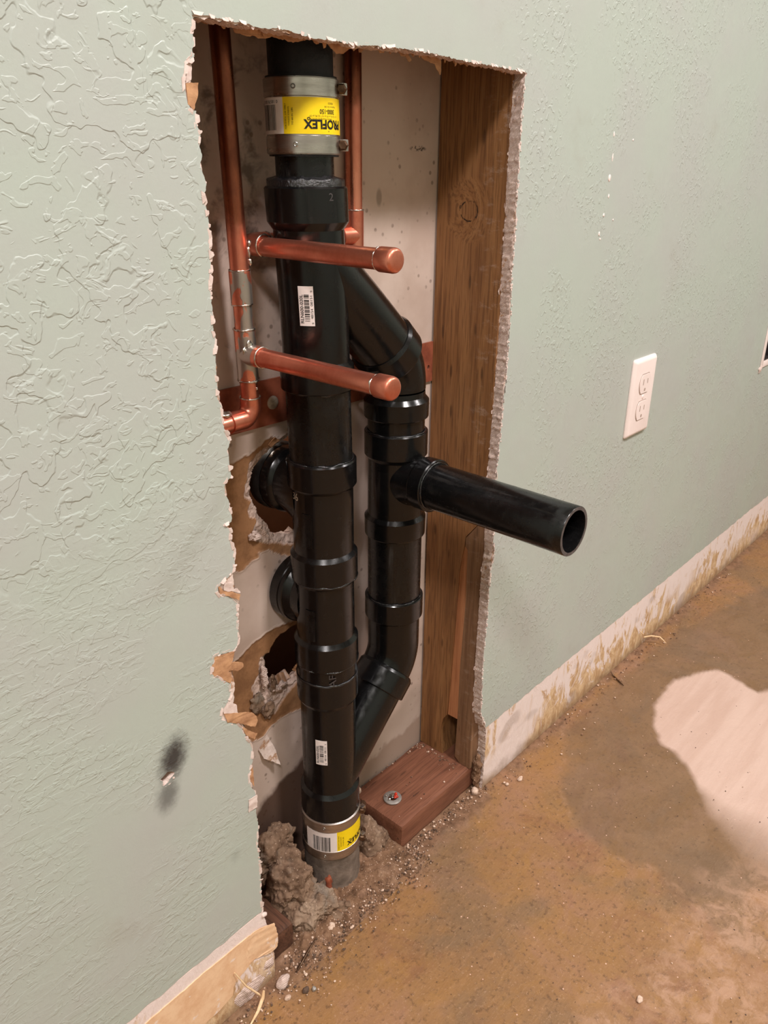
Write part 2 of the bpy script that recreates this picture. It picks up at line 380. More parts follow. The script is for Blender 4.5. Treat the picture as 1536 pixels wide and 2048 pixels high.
def mat_floor():
    n = N('stained_concrete', .55, spec=.35)
    X, Y, Z = n.xyz()
    a = n.noise(6.5, 5, .62, 1.2); b = n.noise(16, 6, .68, .8, vec=n.mapping(rot=(0, 0, .7), scale=(1, 1.6, 1)))
    f = n.noise(160, 5, .7)
    col = n.ramp(a, [(.28, S(124, 99, 76)), (.42, S(138, 102, 68)), (.52, S(144, 106, 68)), (.66, S(148, 109, 82)), (.80, S(130, 101, 78))])
    col = n.mix(n.math('MULTIPLY', n.rng(b, .50, .68), .45), col, S(154, 112, 58))        # ochre
    col = n.mix(n.math('MULTIPLY', n.rng(n.noise(11, 5, .65, .8, vec=n.mapping(loc=(4, 1, 0))), .54, .70), .6), col, S(126, 84, 62))  # brown-red
    col = n.mix(n.math('MULTIPLY', n.rng(n.noise(5, 5, .6, .6, vec=n.mapping(loc=(2.2, 7, 0))), .50, .64), .6), col, S(116, 94, 72))   # grey
    trow = n.noise(150, 4, .6, .5, vec=n.mapping(rot=(0, 0, -.55), scale=(.30, 1.6, 1)))
    col = n.mix(n.math('MULTIPLY', n.rng(trow, .52, .68), .20), col, S(172, 130, 92))
    col = n.mix(n.math('MULTIPLY', n.rng(f, .52, .70), .6), col, S(88, 62, 43))
    col = n.mix(n.math('MULTIPLY', n.rng(n.noise(420, 3, .6), .58, .72), .4), col, S(186, 150, 122))
    # damp grey-brown ring round the bare patch, then the bare pale concrete itself
    col = n.mix(n.math('MULTIPLY', n.attr('ring'), .62), col, n.mix(n.rng(b, .35, .65), S(122, 98, 77), S(106, 84, 65)))
    col = n.mix(n.math('MULTIPLY', n.rng(f, .54, .72), .25), col, S(86, 64, 46))
    bare = n.mix(n.rng(n.noise(30, 5, .6, .3, vec=n.mapping(rot=(0, 0, -.95), scale=(.12, 1.4, 1))), .35, .70), S(203, 174, 160), S(193, 162, 147))
    col = n.mix(n.attr('patch'), col, bare)
    col = n.mix(n.math('MULTIPLY', n.attr('worn'), n.rng(n.noise(38, 5, .7, .5), .42, .62, .1, .62)), col, S(184, 146, 122))
    col = n.mix(n.math('MULTIPLY', n.attr('orange'), n.rng(n.noise(26, 5, .66, .6), .40, .66, .05, .45)), col, S(152, 110, 62))
    # dust and grit along the wall line
    dirt = n.attr('dirt')
    dcol = n.mix(n.rng(n.noise(70, 6, .72), .36, .66), S(142, 108, 84), S(100, 73, 54))
    col = n.mix(n.math('MULTIPLY', dirt, .92), col, dcol)
    specks = n.rng(n.voro(85), .085, .05)
    col = n.mix(n.math('MULTIPLY', specks, n.rng(n.noise(40, 2, .5), .48, .55)), col, S(216, 176, 158))
    dk = n.rng(n.voro(60, vec=n.mapping(loc=(3, 5, 0))), .075, .04)
    col = n.mix(n.math('MULTIPLY', dk, n.rng(n.noise(30, 2, .5, vec=n.mapping(loc=(9, 0, 0))), .48, .55)), col, S(63, 42, 31))
    rough = n.rng(a, .3, .7, .46, .62)
    nb = n.bump(f, .45, .0014); nb = n.bump(trow, .32, .0012, nb)
    nb = n.bump(n.noise(520, 3, .7), .25, .0006, nb)
    return n.out(col, rough, nb)
MAT['floor'] = mat_floor()

# ------------------------------------------------------------------ mesh helpers
def link(name, me, mat, parent=None, sharp=40):
    o = bpy.data.objects.new(name, me); C.objects.link(o)
    if isinstance(mat, str): me.materials.append(MAT[mat])
    else:
        for q in mat: me.materials.append(MAT[q])
    if sharp is not None and len(me.polygons):
        me.polygons.foreach_set('use_smooth', [True] * len(me.polygons))
        me.set_sharp_from_angle(angle=math.radians(sharp))
    if parent is not None:
        o.parent = parent
        off = world_loc(parent)
        if off.length > 0: me.transform(Matrix.Translation(-off))
    return o
def world_loc(o):
    v = Vector((0, 0, 0))
    while o is not None: v += o.location; o = o.parent
    return v
def tag(o, label=None, cat=None, group=None, kind=None):
    if label: o['label'] = label
    if cat: o['category'] = cat
    if group: o['group'] = group
    if kind: o['kind'] = kind
    return o
def thing(name, label, cat, loc, group=None):
    o = bpy.data.objects.new(name, None); C.objects.link(o); o.location = loc; o.empty_display_size = .02
    return tag(o, label, cat, group)

class MB:
    def __init__(s): s.v = []; s.f = []; s.mi = []
    def add(s, vs, fs, mi=0):
        k = len(s.v); s.v += [tuple(q) for q in vs]; s.f += [tuple(i + k for i in f) for f in fs]; s.mi += [mi] * len(fs); return s
    def lathe(s, prof, org=(0, 0, 0), d=(0, 0, 1), seg=56, cap0=True, cap1=True, mi=0, wob=None):
        d = Vector(d).normalized(); org = Vector(org)
        pr = [prof[0]]
        for t, r in prof[1:]:
            t0_, r0_ = pr[-1]; q_ = min(12, max(1, int(abs(t - t0_) / .012)))
            for k_ in range(1, q_ + 1): pr.append((t0_ + (t - t0_) * k_ / q_, r0_ + (r - r0_) * k_ / q_))
        prof = pr
        a = Vector((0, 0, 1)) if abs(d.z) < .9 else Vector((1, 0, 0))
        e1 = d.cross(a).normalized(); e2 = d.cross(e1)
        vs = []
        for t, r in prof:
            for i in range(seg):
                an = 2 * math.pi * i / seg; rr = r; tt = t
                if wob: q = wob(an, t); rr = r + q[0]; tt = t + q[1]
                vs.append(org + d * tt + (e1 * math.cos(an) + e2 * math.sin(an)) * rr)
        fs = []
        for j in range(len(prof) - 1):
            for i in range(seg):
                k = (i + 1) % seg
                fs.append((j * seg + i, j * seg + k, (j + 1) * seg + k, (j + 1) * seg + i))
        if cap0: fs.append(tuple(reversed(range(seg))))
        if cap1: fs.append(tuple((len(prof) - 1) * seg + i for i in range(seg)))
        return s.add(vs, fs, mi)
    def tube(s, path, rad, seg=32, cap=True, mi=0):
        P = [Vector(p) for p in path]; n = len(P); R = rad if isinstance(rad, (list, tuple)) else [rad] * n
        T = [(P[min(i + 1, n - 1)] - P[max(i - 1, 0)]).normalized() for i in range(n)]
        a = Vector((0, 0, 1)) if abs(T[0].z) < .9 else Vector((1, 0, 0))
        e = T[0].cross(a).normalized(); vs = []
        for i in range(n):
            if i: e = (e - T[i] * e.dot(T[i])).normalized()
            g = T[i].cross(e)
            for k in range(seg):
                an = 2 * math.pi * k / seg; vs.append(P[i] + (e * math.cos(an) + g * math.sin(an)) * R[i])
        fs = []
        for j in range(n - 1):
            for i in range(seg):
                k = (i + 1) % seg; fs.append((j * seg + i, j * seg + k, (j + 1) * seg + k, (j + 1) * seg + i))
        if cap: fs.append(tuple(reversed(range(seg)))); fs.append(tuple((n - 1) * seg + i for i in range(seg)))
        return s.add(vs, fs, mi)
    def torus(s, org, d, R, r, seg=56, ring=10, mi=0, jit=0.0):
        d = Vector(d).normalized(); org = Vector(org)
        a = Vector((0, 0, 1)) if abs(d.z) < .9 else Vector((1, 0, 0))
        e1 = d.cross(a).normalized(); e2 = d.cross(e1); vs = []; ph = random.random() * 9
        for i in range(seg):
            an = 2 * math.pi * i / seg; rad = e1 * math.cos(an) + e2 * math.sin(an)
            rr = r * (1 + jit * noise.noise(Vector((math.cos(an) * 3 + ph, math.sin(an) * 3, 1))) * 1.6)
            sh = jit * r * noise.noise(Vector((math.cos(an) * 4, math.sin(an) * 4 + ph, 5))) * 1.5
            for k in range(ring):
                b = 2 * math.pi * k / ring
                vs.append(org + rad * (R + rr * math.cos(b)) + d * (rr * math.sin(b) + sh))
        fs = [(i * ring + k, ((i + 1) % seg) * ring + k, ((i + 1) % seg) * ring + (k + 1) % ring, i * ring + (k + 1) % ring) for i in range(seg) for k in range(ring)]
        return s.add(vs, fs, mi)
    def box(s, lo, hi, bev=0.0, mi=0):
        x0, y0, z0 = lo; x1, y1, z1 = hi
        if bev <= 0:
            vs = [(x, y, z) for x in (x0, x1) for y in (y0, y1) for z in (z0, z1)]
            fs = [(0, 1, 3, 2), (4, 6, 7, 5), (0, 4, 5, 1), (2, 3, 7, 6), (0, 2, 6, 4), (1, 5, 7, 3)]
            return s.add(vs, fs, mi)
        import bmesh
        bm = bmesh.new(); bmesh.ops.create_cube(bm, size=1)
        for v in bm.verts: v.co = Vector(((x0 + x1) / 2 + v.co.x * (x1 - x0), (y0 + y1) / 2 + v.co.y * (y1 - y0), (z0 + z1) / 2 + v.co.z * (z1 - z0)))
        bmesh.ops.bevel(bm, geom=list(bm.edges), offset=bev, segments=2, affect='EDGES', profile=.6)
        bm.verts.index_update()
        s.add([tuple(v.co) for v in bm.verts], [tuple(v.index for v in f.verts) for f in bm.faces], mi); bm.free(); return s
    def prism(s, pts, y0, y1, mi=0, plane='xz'):
        """closed outline pts in a plane, extruded along the third axis"""
        n = len(pts)
        mk = (lambda p, q: (p[0], q, p[1])) if plane == 'xz' else ((lambda p, q: (p[0], p[1], q)) if plane == 'xy' else (lambda p, q: (q, p[0], p[1])))
        tri = tessellate_polygon([[Vector((p[0], p[1], 0)) for p in pts]])
        vs = [mk(p, y0) for p in pts] + [mk(p, y1) for p in pts]
        fs = [tuple(t) for t in tri] + [tuple(i + n for i in reversed(t)) for t in tri]
        fs += [(i, (i + 1) % n, (i + 1) % n + n, i + n) for i in range(n)]
        return s.add(vs, fs, mi)
    def mesh(s, name):
        me = bpy.data.meshes.new(name); me.from_pydata(s.v, [], s.f); me.validate()
        if any(s.mi) and len(me.polygons) == len(s.mi): me.polygons.foreach_set('material_index', s.mi)
        import bmesh
        bm = bmesh.new(); bm.from_mesh(me); bmesh.ops.recalc_face_normals(bm, faces=bm.faces); bm.to_mesh(me); bm.free()
        me.update(); return me
    def build(s, name, mat, parent=None, sharp=40): return link(name, s.mesh(name), mat, parent, sharp)

def blob(center, rad, amp, freq, sub=4, seed=0.0, flat_bottom=None, octs=4):
    import bmesh
    bm = bmesh.new(); bmesh.ops.create_icosphere(bm, subdivisions=sub, radius=1.0)
    vs = []
    for v in bm.verts:
        d = v.co.normalized(); p = Vector((d.x * rad[0], d.y * rad[1], d.z * rad[2]))
        q = p * freq + Vector((seed, seed * 1.7, -seed))
        h = noise.fractal(q, 0.9, 2.1, octs) * amp + abs(noise.noise(q * .55)) * amp * .8
        p = p + d * h + Vector(center)
        if flat_bottom is not None and p.z < flat_bottom: p.z = flat_bottom
        vs.append(p)
    bm.verts.index_update(); fs = [tuple(v.index for v in f.verts) for f in bm.faces]; bm.free()
    return vs, fs
def resample(pts, step, closed=False):
    P = [Vector(p) for p in pts]; out = []
    rngi = range(len(P) if closed else len(P) - 1)
    for i in rngi:
        a = P[i]; b = P[(i + 1) % len(P)]; n = max(1, int((b - a).length / step))
        for k in range(n): out.append(a.lerp(b, k / n))
    if not closed: out.append(P[-1])
    return out
def U(l, k=1e-4): return [(a * k, b * k) for a, b in l]
def jitter(pts, amp, freq, seed, octs=3):
    out = []
    for i, p in enumerate(pts):
        a = pts[max(i - 1, 0)]; b = pts[min(i + 1, len(pts) - 1)]; t = (b - a)
        if t.length < 1e-9: out.append(p); continue
        nrm = Vector((-t.y, t.x)).normalized()
        h = noise.fractal(Vector((p.x * freq, p.y * freq, seed)), .8, 2.2, octs) * amp
        out.append(p + nrm * h)
    return out

# lettering: font outlines turned into flat meshes, then laid on flat or cylindrical faces
def text2d(body, bold=0.0):
    cu = bpy.data.curves.new('t', 'FONT'); cu.body = body; cu.offset = bold; cu.resolution_u = 3
    o = bpy.data.objects.new('t', cu); C.objects.link(o)
    bpy.context.view_layer.update()
    me = bpy.data.meshes.new_from_object(o.evaluated_get(bpy.context.evaluated_depsgraph_get()))
    v = np.array([q.co[:2] for q in me.vertices]); f = [tuple(p.vertices) for p in me.polygons]
    bpy.data.objects.remove(o); bpy.data.curves.remove(cu); bpy.data.meshes.remove(me)
    v -= v.min(0); v /= v.max(0)
    return v - .5, f
def put(mb, shape, center, size, rot, mapper, mi=0):
    v, f = shape; q = v * np.array(size); c, s_ = [(1, 0), (0, 1), (-1, 0), (0, -1)][rot]
    q = np.stack([q[:, 0] * c - q[:, 1] * s_, q[:, 0] * s_ + q[:, 1] * c], 1) + np.array(center)
    mb.add([mapper(a, b) for a, b in q], f, mi)
RECT = (np.array([(-.5, -.5), (.5, -.5), (.5, .5), (-.5, .5)]), [(0, 1, 2, 3)])
def cylmap(ax, ay, R, a0): return lambda u, z: (ax + R * math.cos(a0 + u / R), ay + R * math.sin(a0 + u / R), z)
def curved_sheet(ax, ay, R, a0, u0, u1, z0, z1, n=24):
    mp = cylmap(ax, ay, R, a0); vs = []
    for i in range(n + 1):
        u = u0 + (u1 - u0) * i / n
        for r_ in (0, .0002):
            p = cylmap(ax, ay, R - r_, a0)
            vs += [p(u * (R - r_) / R, z0), p(u * (R - r_) / R, z1)]
    fs = []
    for i in range(n):
        k = i * 4; fs += [(k, k + 4, k + 5, k + 1), (k + 2, k + 3, k + 7, k + 6), (k, k + 2, k + 6, k + 4), (k + 1, k + 5, k + 7, k + 3)]
    fs += [(0, 1, 3, 2), (4 * n, 4 * n + 2, 4 * n + 3, 4 * n + 1)]
    return vs, fs
def barcode(mb, x0, x1, z0, z1, mapper, n, along='x', seed=1):
    r = random.Random(seed); t = 0; seq = []
    while t < n:
        wd = r.choice((1, 1, 1, 2, 2, 3)); gp = r.choice((1, 1, 2, 2, 3)); seq.append((t, wd)); t += wd + gp
    for a, wd in seq:
        if a + wd > n: break
        if along == 'x':
            s0 = x0 + (x1 - x0) * a / n; s1 = x0 + (x1 - x0) * (a + wd) / n
            put(mb, RECT, ((s0 + s1) / 2, (z0 + z1) / 2), (s1 - s0, z1 - z0), 0, mapper)
        else:
            s0 = z0 + (z1 - z0) * a / n; s1 = z0 + (z1 - z0) * (a + wd) / n
            put(mb, RECT, ((x0 + x1) / 2, (s0 + s1) / 2), (x1 - x0, s1 - s0), 0, mapper)

# ------------------------------------------------------------------ the setting: drywall with the cut-out
H = .1084                    # height of the stripped baseboard band
Lg = [(4,8867),(16,8810),(1,8768),(3,8720),(-10,8667),(2,8641),(-42,8615),(-69,8575),(-77,8533),(-93,8490),(-90,8421),(-77,8371),(-53,8341),(-20,8334),(-21,8253),(6,8204),(-18,8133),(1,8082),(-15,8010),(14,7897),(-9,7832),(10,7697),(19,7581),(7,7418),(-15,7194),(-17,6994),(-8,6865),(-20,6740),(-23,6568),(-31,6438),(6,6354),(2,6203),(59,6110),(22,6011),(31,5899),(41,5797),(-20,5764),(-36,5690),(-5,5612),(14,5491),(8,5428),(-72,5411),(3,5364),(-13,5295),(15,5164),(0,4992),(-74,4957),(-173,4905),(-173,4850),(7,4713),(-6,4493),(-12,4302),(-63,4257),(-262,4291),(-299,4225),(-312,4143),(-133,3947),(-133,3827),(-180,3775),(-242,3736),(-257,3639),(-80,3491),(-16,3315),(38,3197),(41,3010),(-18,2856),(6,2703),(41,2618),(30,2386),(47,2210),(23,1958),(38,1735),(21,1417),(10,1084)]
Tg = [(4,8867),(167,8875),(320,8867),(446,8862),(603,8853),(700,8869),(858,8859),(1018,8842),(1302,8848),(1433,8838),(1606,8851),(1845,8863),(2196,8868),(2454,8862),(2850,8847),(3263,8846),(3798,8834)]
Rg = [(3762,8790),(3752,8550),(3752,8304),(3752,8047),(3760,7787),(3781,7424),(3770,7235),(3765,6913),(3798,6576),(3785,6303),(3790,5876),(3774,5602),(3765,5262),(3737,4899),(3738,4708),(3759,3961),(3804,3738),(3752,3540),(3748,3075),(3738,2646),(3724,2127),(3754,1473),(3766,1353),(3850,1189),(3905,1084)]
XL, XR_, ZT = -1.9, 3.0, 2.4
def V2(l): return [Vector(p) for p in U(l)]
# green painted face: outline runs left-bottom -> hole left edge up -> top -> right edge down -> right end
lowL = jitter(resample([Vector((XL, H)), Vector((.001, H))], .004), .0022, 60, 2.0)
hl = jitter(resample(list(reversed(V2(Lg))), .0011), .0009, 260, 1.0)
ht = jitter(resample(V2(Tg), .0011), .0010, 260, 4.0)
hr = jitter(resample(V2(Rg), .0011), .0008, 260, 8.0)
lowR = jitter(resample([Vector((.392, H)), Vector((XR_, H))], .004), .0022, 60, 5.0)
green = lowL + hl + ht[1:] + hr + lowR + [Vector((XR_, ZT)), Vector((XL, ZT))]
HOLE_BURN = [Vector((-.0838 + .0058 * math.cos(a) * (1 + .35 * math.sin(3 * a + 1)), .3385 + .0050 * math.sin(a) * (1 + .3 * math.sin(2 * a)))) for a in [2 * math.pi * i / 22 for i in range(22)]]
HOLE_BOX = [Vector((1.2685, .4600)), Vector((1.3260, .4600)), Vector((1.3260, .5620)), Vector((1.2685, .5620))]

def sheet(outline, holes, y0, y1, mi_front=0, mi_side=0):
    """flat sheet with outline and holes in x,z, from y0 (front) to y1 (back)"""
    loops = [outline] + holes; flat = [p for l in loops for p in l]
    tri = tessellate_polygon([[Vector((p.x, p.y, 0)) for p in l] for l in loops])
    n = len(flat); mb = MB()
    vs = [(p.x, y0, p.y) for p in flat] + [(p.x, y1, p.y) for p in flat]
    mb.add(vs, [tuple(t) for t in tri] + [tuple(i + n for i in t) for t in tri], mi_front)
    k = 0; fs = []
    for l in loops:
        q = len(l)
        for i in range(q): a = k + i; b = k + (i + 1) % q; fs.append((a, b, b + n, a + n))
        k += q
    mb.f += fs; mb.mi += [mi_side] * len(fs)
    return mb

T = .0127
# gypsum core with its own ragged outline and a rough sawn rim
cl = jitter(resample([Vector(p) for p in [(.012, .001), (.013, .040), (.008, .070), (.003, .105), (.0005, .20), (.001, .33), (-.006, .355), (-.012, .372), (-.008, .392), (-.010, .412), (-.003, .43), (-.001, .48), (-.002, .55), (-.001, .60), (-.002, .70), (-.001, .80), (-.003, .84), (-.004, .858), (-.001, .87), (.001, .884)]], .0012), .0013, 170, 11.0, 4)
ct = jitter(resample([Vector(p) for p in [(.002, .8865), (.06, .886), (.15, .8845), (.25, .8870), (.378, .8830)]], .0012), .0015, 170, 13.0, 4)
cr = jitter(resample([Vector(p) for p in [(.3768, .880), (.3752, .80), (.3768, .74), (.3762, .69), (.379, .655), (.378, .59), (.3755, .50), (.374, .47), (.3765, .396), (.3785, .374), (.375, .354), (.3745, .26), (.374, .21), (.3765, .14), (.384, .115), (.392, .105), (.394, .060), (.392, .001)]], .0012), .0013, 170, 17.0, 4)
rimline = cl + ct[1:] + cr[1:]
core = [Vector((XL, .001))] + rimline + [Vector((XR_, .001)), Vector((XR_, ZT)), Vector((XL, ZT))]
mbc = sheet(core, [HOLE_BURN, HOLE_BOX], .0009, T)
# z below H -> band face, above -> torn face
wall = mbc.build('wall_front', ['band', 'core_face'], None, None)
for p in wall.data.polygons:
    p.material_index = 0 if p.center.z < .2 and (p.center.x < 0 or p.center.x > .38) else 1
tag(wall, 'sage green drywall with a tall ragged cut-out exposing the pipes', None, None, 'structure')
# band face and torn face are split by a thin extra sheet: painted paper above H, torn paper layer just behind it
bandL = sheet([Vector((XL, .001))] + [Vector((p.x, p.y)) for p in cl if p.y < H] + [Vector((XL, H))], [], .0006, .0009).build('baseboard_band', 'band', wall, None)
bandL['label'] = 'pale stripped strip along the foot of the wall, left of the cut-out'
bandR = sheet([Vector((p.x, p.y)) for p in reversed(cr) if p.y < H][::-1] + [Vector((XR_, .001)), Vector((XR_, H))], [], .0006, .0009).build('baseboard_band', 'band', wall, None)
bandR['label'] = 'pale stripped strip smeared with tan adhesive, right of the cut-out'
for p in wall.data.polygons: p.material_index = 1
paint = sheet(green, [HOLE_BURN, HOLE_BOX], 0.0, .0009, 0, 1).build('painted_face', ['wall', 'torn_white'], wall, None)
paint['label'] = 'sage green knockdown-textured paint face'

def rim_mesh(line, y0, y1, rows=9, amp=.0011, seed=0.0):
    mb = MB(); vs = []; n = len(line)
    for i, p in enumerate(line):
        a = line[max(i - 2, 0)]; b = line[min(i + 2, n - 1)]; t = (b - a).normalized() if (b - a).length > 1e-9 else Vector((0, 1))
        nr = Vector((t.y, -t.x))                # towards the hole
        for k in range(rows):
            s_ = k / (rows - 1); y = y0 + (y1 - y0) * s_
            h = amp * (noise.fractal(Vector((p.x * 210, y * 330, p.y * 210 + seed)), .7, 2.1, 4) + .25)
            h += amp * .9 * abs(noise.noise(Vector((p.x * 60, y * 60, p.y * 60 + seed))))
            if k in (0, rows - 1): h *= .6
            vs.append((p.x + nr.x * h, y, p.y + nr.y * h))
    fs = [(i * rows + k, (i + 1) * rows + k, (i + 1) * rows + k + 1, i * rows + k + 1) for i in range(n - 1) for k in range(rows - 1)]
    return mb.add(vs, fs)
rim = rim_mesh(rimline, .0009, T).build('gypsum_rim', 'gypsum', wall, 60)
rim['label'] = 'crumbly pinkish gypsum edge of the cut-out'

# fringe of torn paper fuzz around the cut
def fringe(line, name, mat, y0, count, lo, hi, seed, spread=.5):
    r = random.Random(seed); mb = MB()
    for _ in range(count):
        i = r.randrange(3, len(line) - 3); p = line[i]; t = (line[i + 2] - line[i - 2])
        if t.length < 1e-9: continue
        t.normalize(); nr = Vector((t.y, -t.x)); L_ = r.uniform(lo, hi) * (1 if r.random() < .8 else 1.7); wd = r.uniform(.0010, .0048)
        q = [p - t * wd - nr * .0018, p + t * wd - nr * .0018, p + t * wd * r.uniform(.3, .8) + nr * L_ * r.uniform(.5, 1), p + t * wd * r.uniform(-.4, .3) + nr * L_, p - t * wd * r.uniform(.4, .9) + nr * L_ * r.uniform(.2, .7)]
        y = y0 + r.uniform(-.0006, .0004); cu = r.uniform(-.0016, .0008)
        vs = [(a.x, y + (cu if k > 1 else 0), a.y) for k, a in enumerate(q)] + [(a.x, y + .00035 + (cu if k > 1 else 0), a.y) for k, a in enumerate(q)]
        fs = [(0, 1, 2, 3, 4), (9, 8, 7, 6, 5)] + [(k, (k + 1) % 5, (k + 1) % 5 + 5, k + 5) for k in range(5)]
        mb.add(vs, fs)
    o = mb.build(name, mat, wall, None); o['kind'] = 'stuff'; return o
fringe(hl, 'torn_paper_fuzz', 'torn_white', .0003, 260, .0002, .0013, 3)
fringe(ht, 'torn_paper_fuzz', 'torn_white', .0003, 70, .0002, .0012, 4)
fringe(hr, 'torn_paper_fuzz', 'torn_white', .0002, 200, .0002, .0010, 5)
fringe(cr, 'torn_backing_fuzz', 'torn_white', T, 110, .0004, .0018, 6)
fringe(ct, 'torn_backing_fuzz', 'kraft', T, 60, .0006, .0026, 7)
# tiny paint flecks lifting outside the right edge
mbf = MB(); r = random.Random(21)
for _ in range(150):
    i = r.randrange(3, len(hr) - 3); p = hr[i] + Vector((r.uniform(-.0012, .0022), 0))
    v, f = blob((p.x, -.0003, p.y), (r.uniform(.0004, .0011), .0006, r.uniform(.0006, .0018)), .0004, 900, 1, r.random() * 9)
    mbf.add(v, f)
o = mbf.build('paint_flecks', 'torn_white', wall, None); o['kind'] = 'stuff'

def flap(pts, y0, curl, mat, parent, name='paper_flap', thick=.0005, seed=0.0, axis=(1, 0)):
    """torn paper tongue: outline in x,z, bent in y along an axis"""
    P = jitter(resample([Vector(p) for p in pts], .0015, True), .0007, 300, seed)
    xs = [p.x * axis[0] + p.y * axis[1] for p in P]; a, b = min(xs), max(xs)
    # fill with a small grid so it can curl
    tri = tessellate_polygon([[Vector((p.x, p.y, 0)) for p in P]])
    import bmesh
    bm = bmesh.new(); vv = [bm.verts.new((p.x, 0, p.y)) for p in P]
    for t in tri:
        try: bm.faces.new([vv[i] for i in t])
        except ValueError: pass
    bmesh.ops.subdivide_edges(bm, edges=list(bm.edges), cuts=2, use_grid_fill=True)
    for v in bm.verts:
        s_ = ((v.co.x * axis[0] + v.co.z * axis[1]) - a) / max(b - a, 1e-6)
        v.co.y = y0 + curl * s_ * s_ + .0007 * noise.noise(Vector((v.co.x * 160, v.co.z * 160, seed)))
    g = bmesh.ops.extrude_face_region(bm, geom=list(bm.faces))
    for e in g['geom']:
        if isinstance(e, bmesh.types.BMVert): e.co.y += thick
    bmesh.ops.recalc_face_normals(bm, faces=bm.faces)
    me = bpy.data.meshes.new(name); bm.to_mesh(me); bm.free()
    return link(name, me, mat, parent, 50)
FL = lambda l: U(l)
flap(FL([(-79,8488),(1,8494),(-8,8411),(-42,8341),(-77,8371)]), .0, -.0020, 'kraft', wall, seed=1)
flap(FL([(-67,8594),(-13,8642),(-28,8509),(-78,8491)]), .0002, .001, 'torn_white', wall, seed=2)
flap(FL([(-292,4291),(-69,4250),(-92,4171),(-145,4107),(-118,3991),(-137,3959),(-308,4131)]), .0003, -.0016, 'kraft', wall, seed=3)
flap(FL([(-83,4156),(-16,4123),(-9,4078),(-60,4048),(-152,4090),(-132,4140)]), .0001, -.0040, 'kraft', wall, seed=4)
flap(FL([(-230,3760),(-150,3790),(-90,3700),(-86,3620),(-226,3684)]), .0003, -.001, 'torn_white', wall, seed=5)
flap(FL([(-226,3684),(-86,3620),(49,3559),(90,3502),(98,3448),(65,3395),(-69,3490),(-198,3577)]), -.0002, -.0040, 'kraft', wall, seed=6)
flap(FL([(-69,3485),(6,3374),(97,3291),(70,3234),(-14,3331)]), .0, -.0015, 'kraft', wall, seed=7)
flap(FL([(-171,4927),(-123,4853),(-60,4822),(23,4773),(8,4722),(-159,4840)]), .0001, -.0025, 'kraft', wall, seed=8)
flap(FL([(-111,4926),(-43,4908),(-29,4832),(2,4834),(29,4780),(-123,4857)]), -.0006, -.0016, 'torn_white', wall, seed=9)
flap(FL([(32,2970),(47,2860),(41,2691),(-10,2809),(-1,2921)]), .0006, .001, 'kraft', wall, seed=10)
flap(FL([(-44,2593),(46,2602),(36,2462),(-56,2448)]), -.0008, -.0012, 'torn_white', wall, seed=11)
flap(FL([(1286,8852),(1353,8814),(1405,8792),(1479,8795),(1529,8830),(1540,8884),(1290,8880)]), .0128, .002, 'kraft', wall, seed=12, axis=(0, -1))
flap(FL([(414,8897),(439,8829),(557,8817),(609,8829),(643,8811),(710,8821),(756,8837),(847,8828),(964,8821),(1071,8844),(1101,8896)]), .0128, .001, 'kraft', wall, seed=13, axis=(0, -1))
flap(FL([(2137,8881),(2201,8798),(2239,8816),(2174,8887)]), .0128, -.002, 'kraft', wall, seed=14, axis=(0, -1))
flap(FL([(2339,8888),(2419,8831),(2554,8812),(2626,8735),(2651,8775),(2645,8889)]), .0128, -.001, 'kraft', wall, seed=15, axis=(0, -1))
# tan paper sheet on the left band with a free curled end
tl_ = jitter(resample([Vector(p) for p in [(-.9, .088), (-.4, .088), (-.13, .089), (-.07, .091), (-.020, .0902)]], .004), .0012, 90, 16.0)
tb_ = jitter(resample([Vector(p) for p in [(-.020, .0500), (-.0303, .0455), (-.0388, .043), (-.0427, .0282), (-.0594, .0234), (-.0778, .0225), (-.10, .012), (-.16, .004), (-.9, .002)]], .004), .0016, 90, 26.0)
sheet(tl_ + tb_, [], -.0003, .0006).build('tan_paper_sheet', 'tan', wall, None)['label'] = 'tan paper sheet left on the stripped strip'
flap([(-.0202, .0902), (-.0126, .090), (-.003, .089), (.0133, .0828), (.0166, .0597), (.0151, .0474), (.0073, .0443), (-.0129, .052), (-.0202, .0500)], -.0003, -.0035, 'tan', wall, 'paper_flap', .0007, 16.0)['label'] = 'loose end of the tan paper curling into the cut-out'
# crumbled gypsum at the foot of the left edge
v, f = blob((.005, .005, .022), (.009, .005, .019), .0024, 110, 5, 3.1, .0005); mbl = MB().add(v, f)
v, f = blob((-.022, .003, .012), (.022, .0040, .016), .0016, 100, 5, 5.1, .0005); mbl.add(v, f)
mbl.build('crumbled_gypsum', 'gypsum', wall, 60)
v, f = blob((.386, .007, .030), (.006, .005, .030), .003, 190, 5, 8.1, .0005)
MB().add(v, f).build('crumbled_gypsum', 'dirt', wall, 60)
# torn plaster round the small burnt hole
flap([(-.0872, .3338), (-.0838, .3330), (-.0800, .3336), (-.0792, .3322), (-.0818, .3310), (-.0858, .3310)], .0002, -.0004, 'torn_white', wall, 'torn_plaster_lip', .0006, 18.0, (0, -1))
flap([(-.0785, .3362), (-.0768, .3356), (-.0766, .3340), (-.0784, .3342)], .0001, -.0004, 'torn_white', wall, 'torn_plaster_lip', .0005, 19.0)
# paint chipped to white spots on the right wall
for i, (x, z, a, b) in enumerate([(.5652, .8362, .0010, .0024), (.6137, .8313, .0009, .0010), (.5679, .8120, .0010, .0036), (.5662, .7904, .0026, .0036), (.5687, .7711, .0012, .0020), (.5617, .7506, .0016, .0020), (.5868, .7441, .0010, .0012), (.5558, .7298, .0016, .0022), (.5590, .7240, .0012, .0010)]):
    v, f = blob((x, -.0001, z), (a * 1.15, .0005, b * 1.15), .0006, 700, 2, i * 2.3)
    MB().add(v, f).build('paint_chip', 'plate', wall, 60)

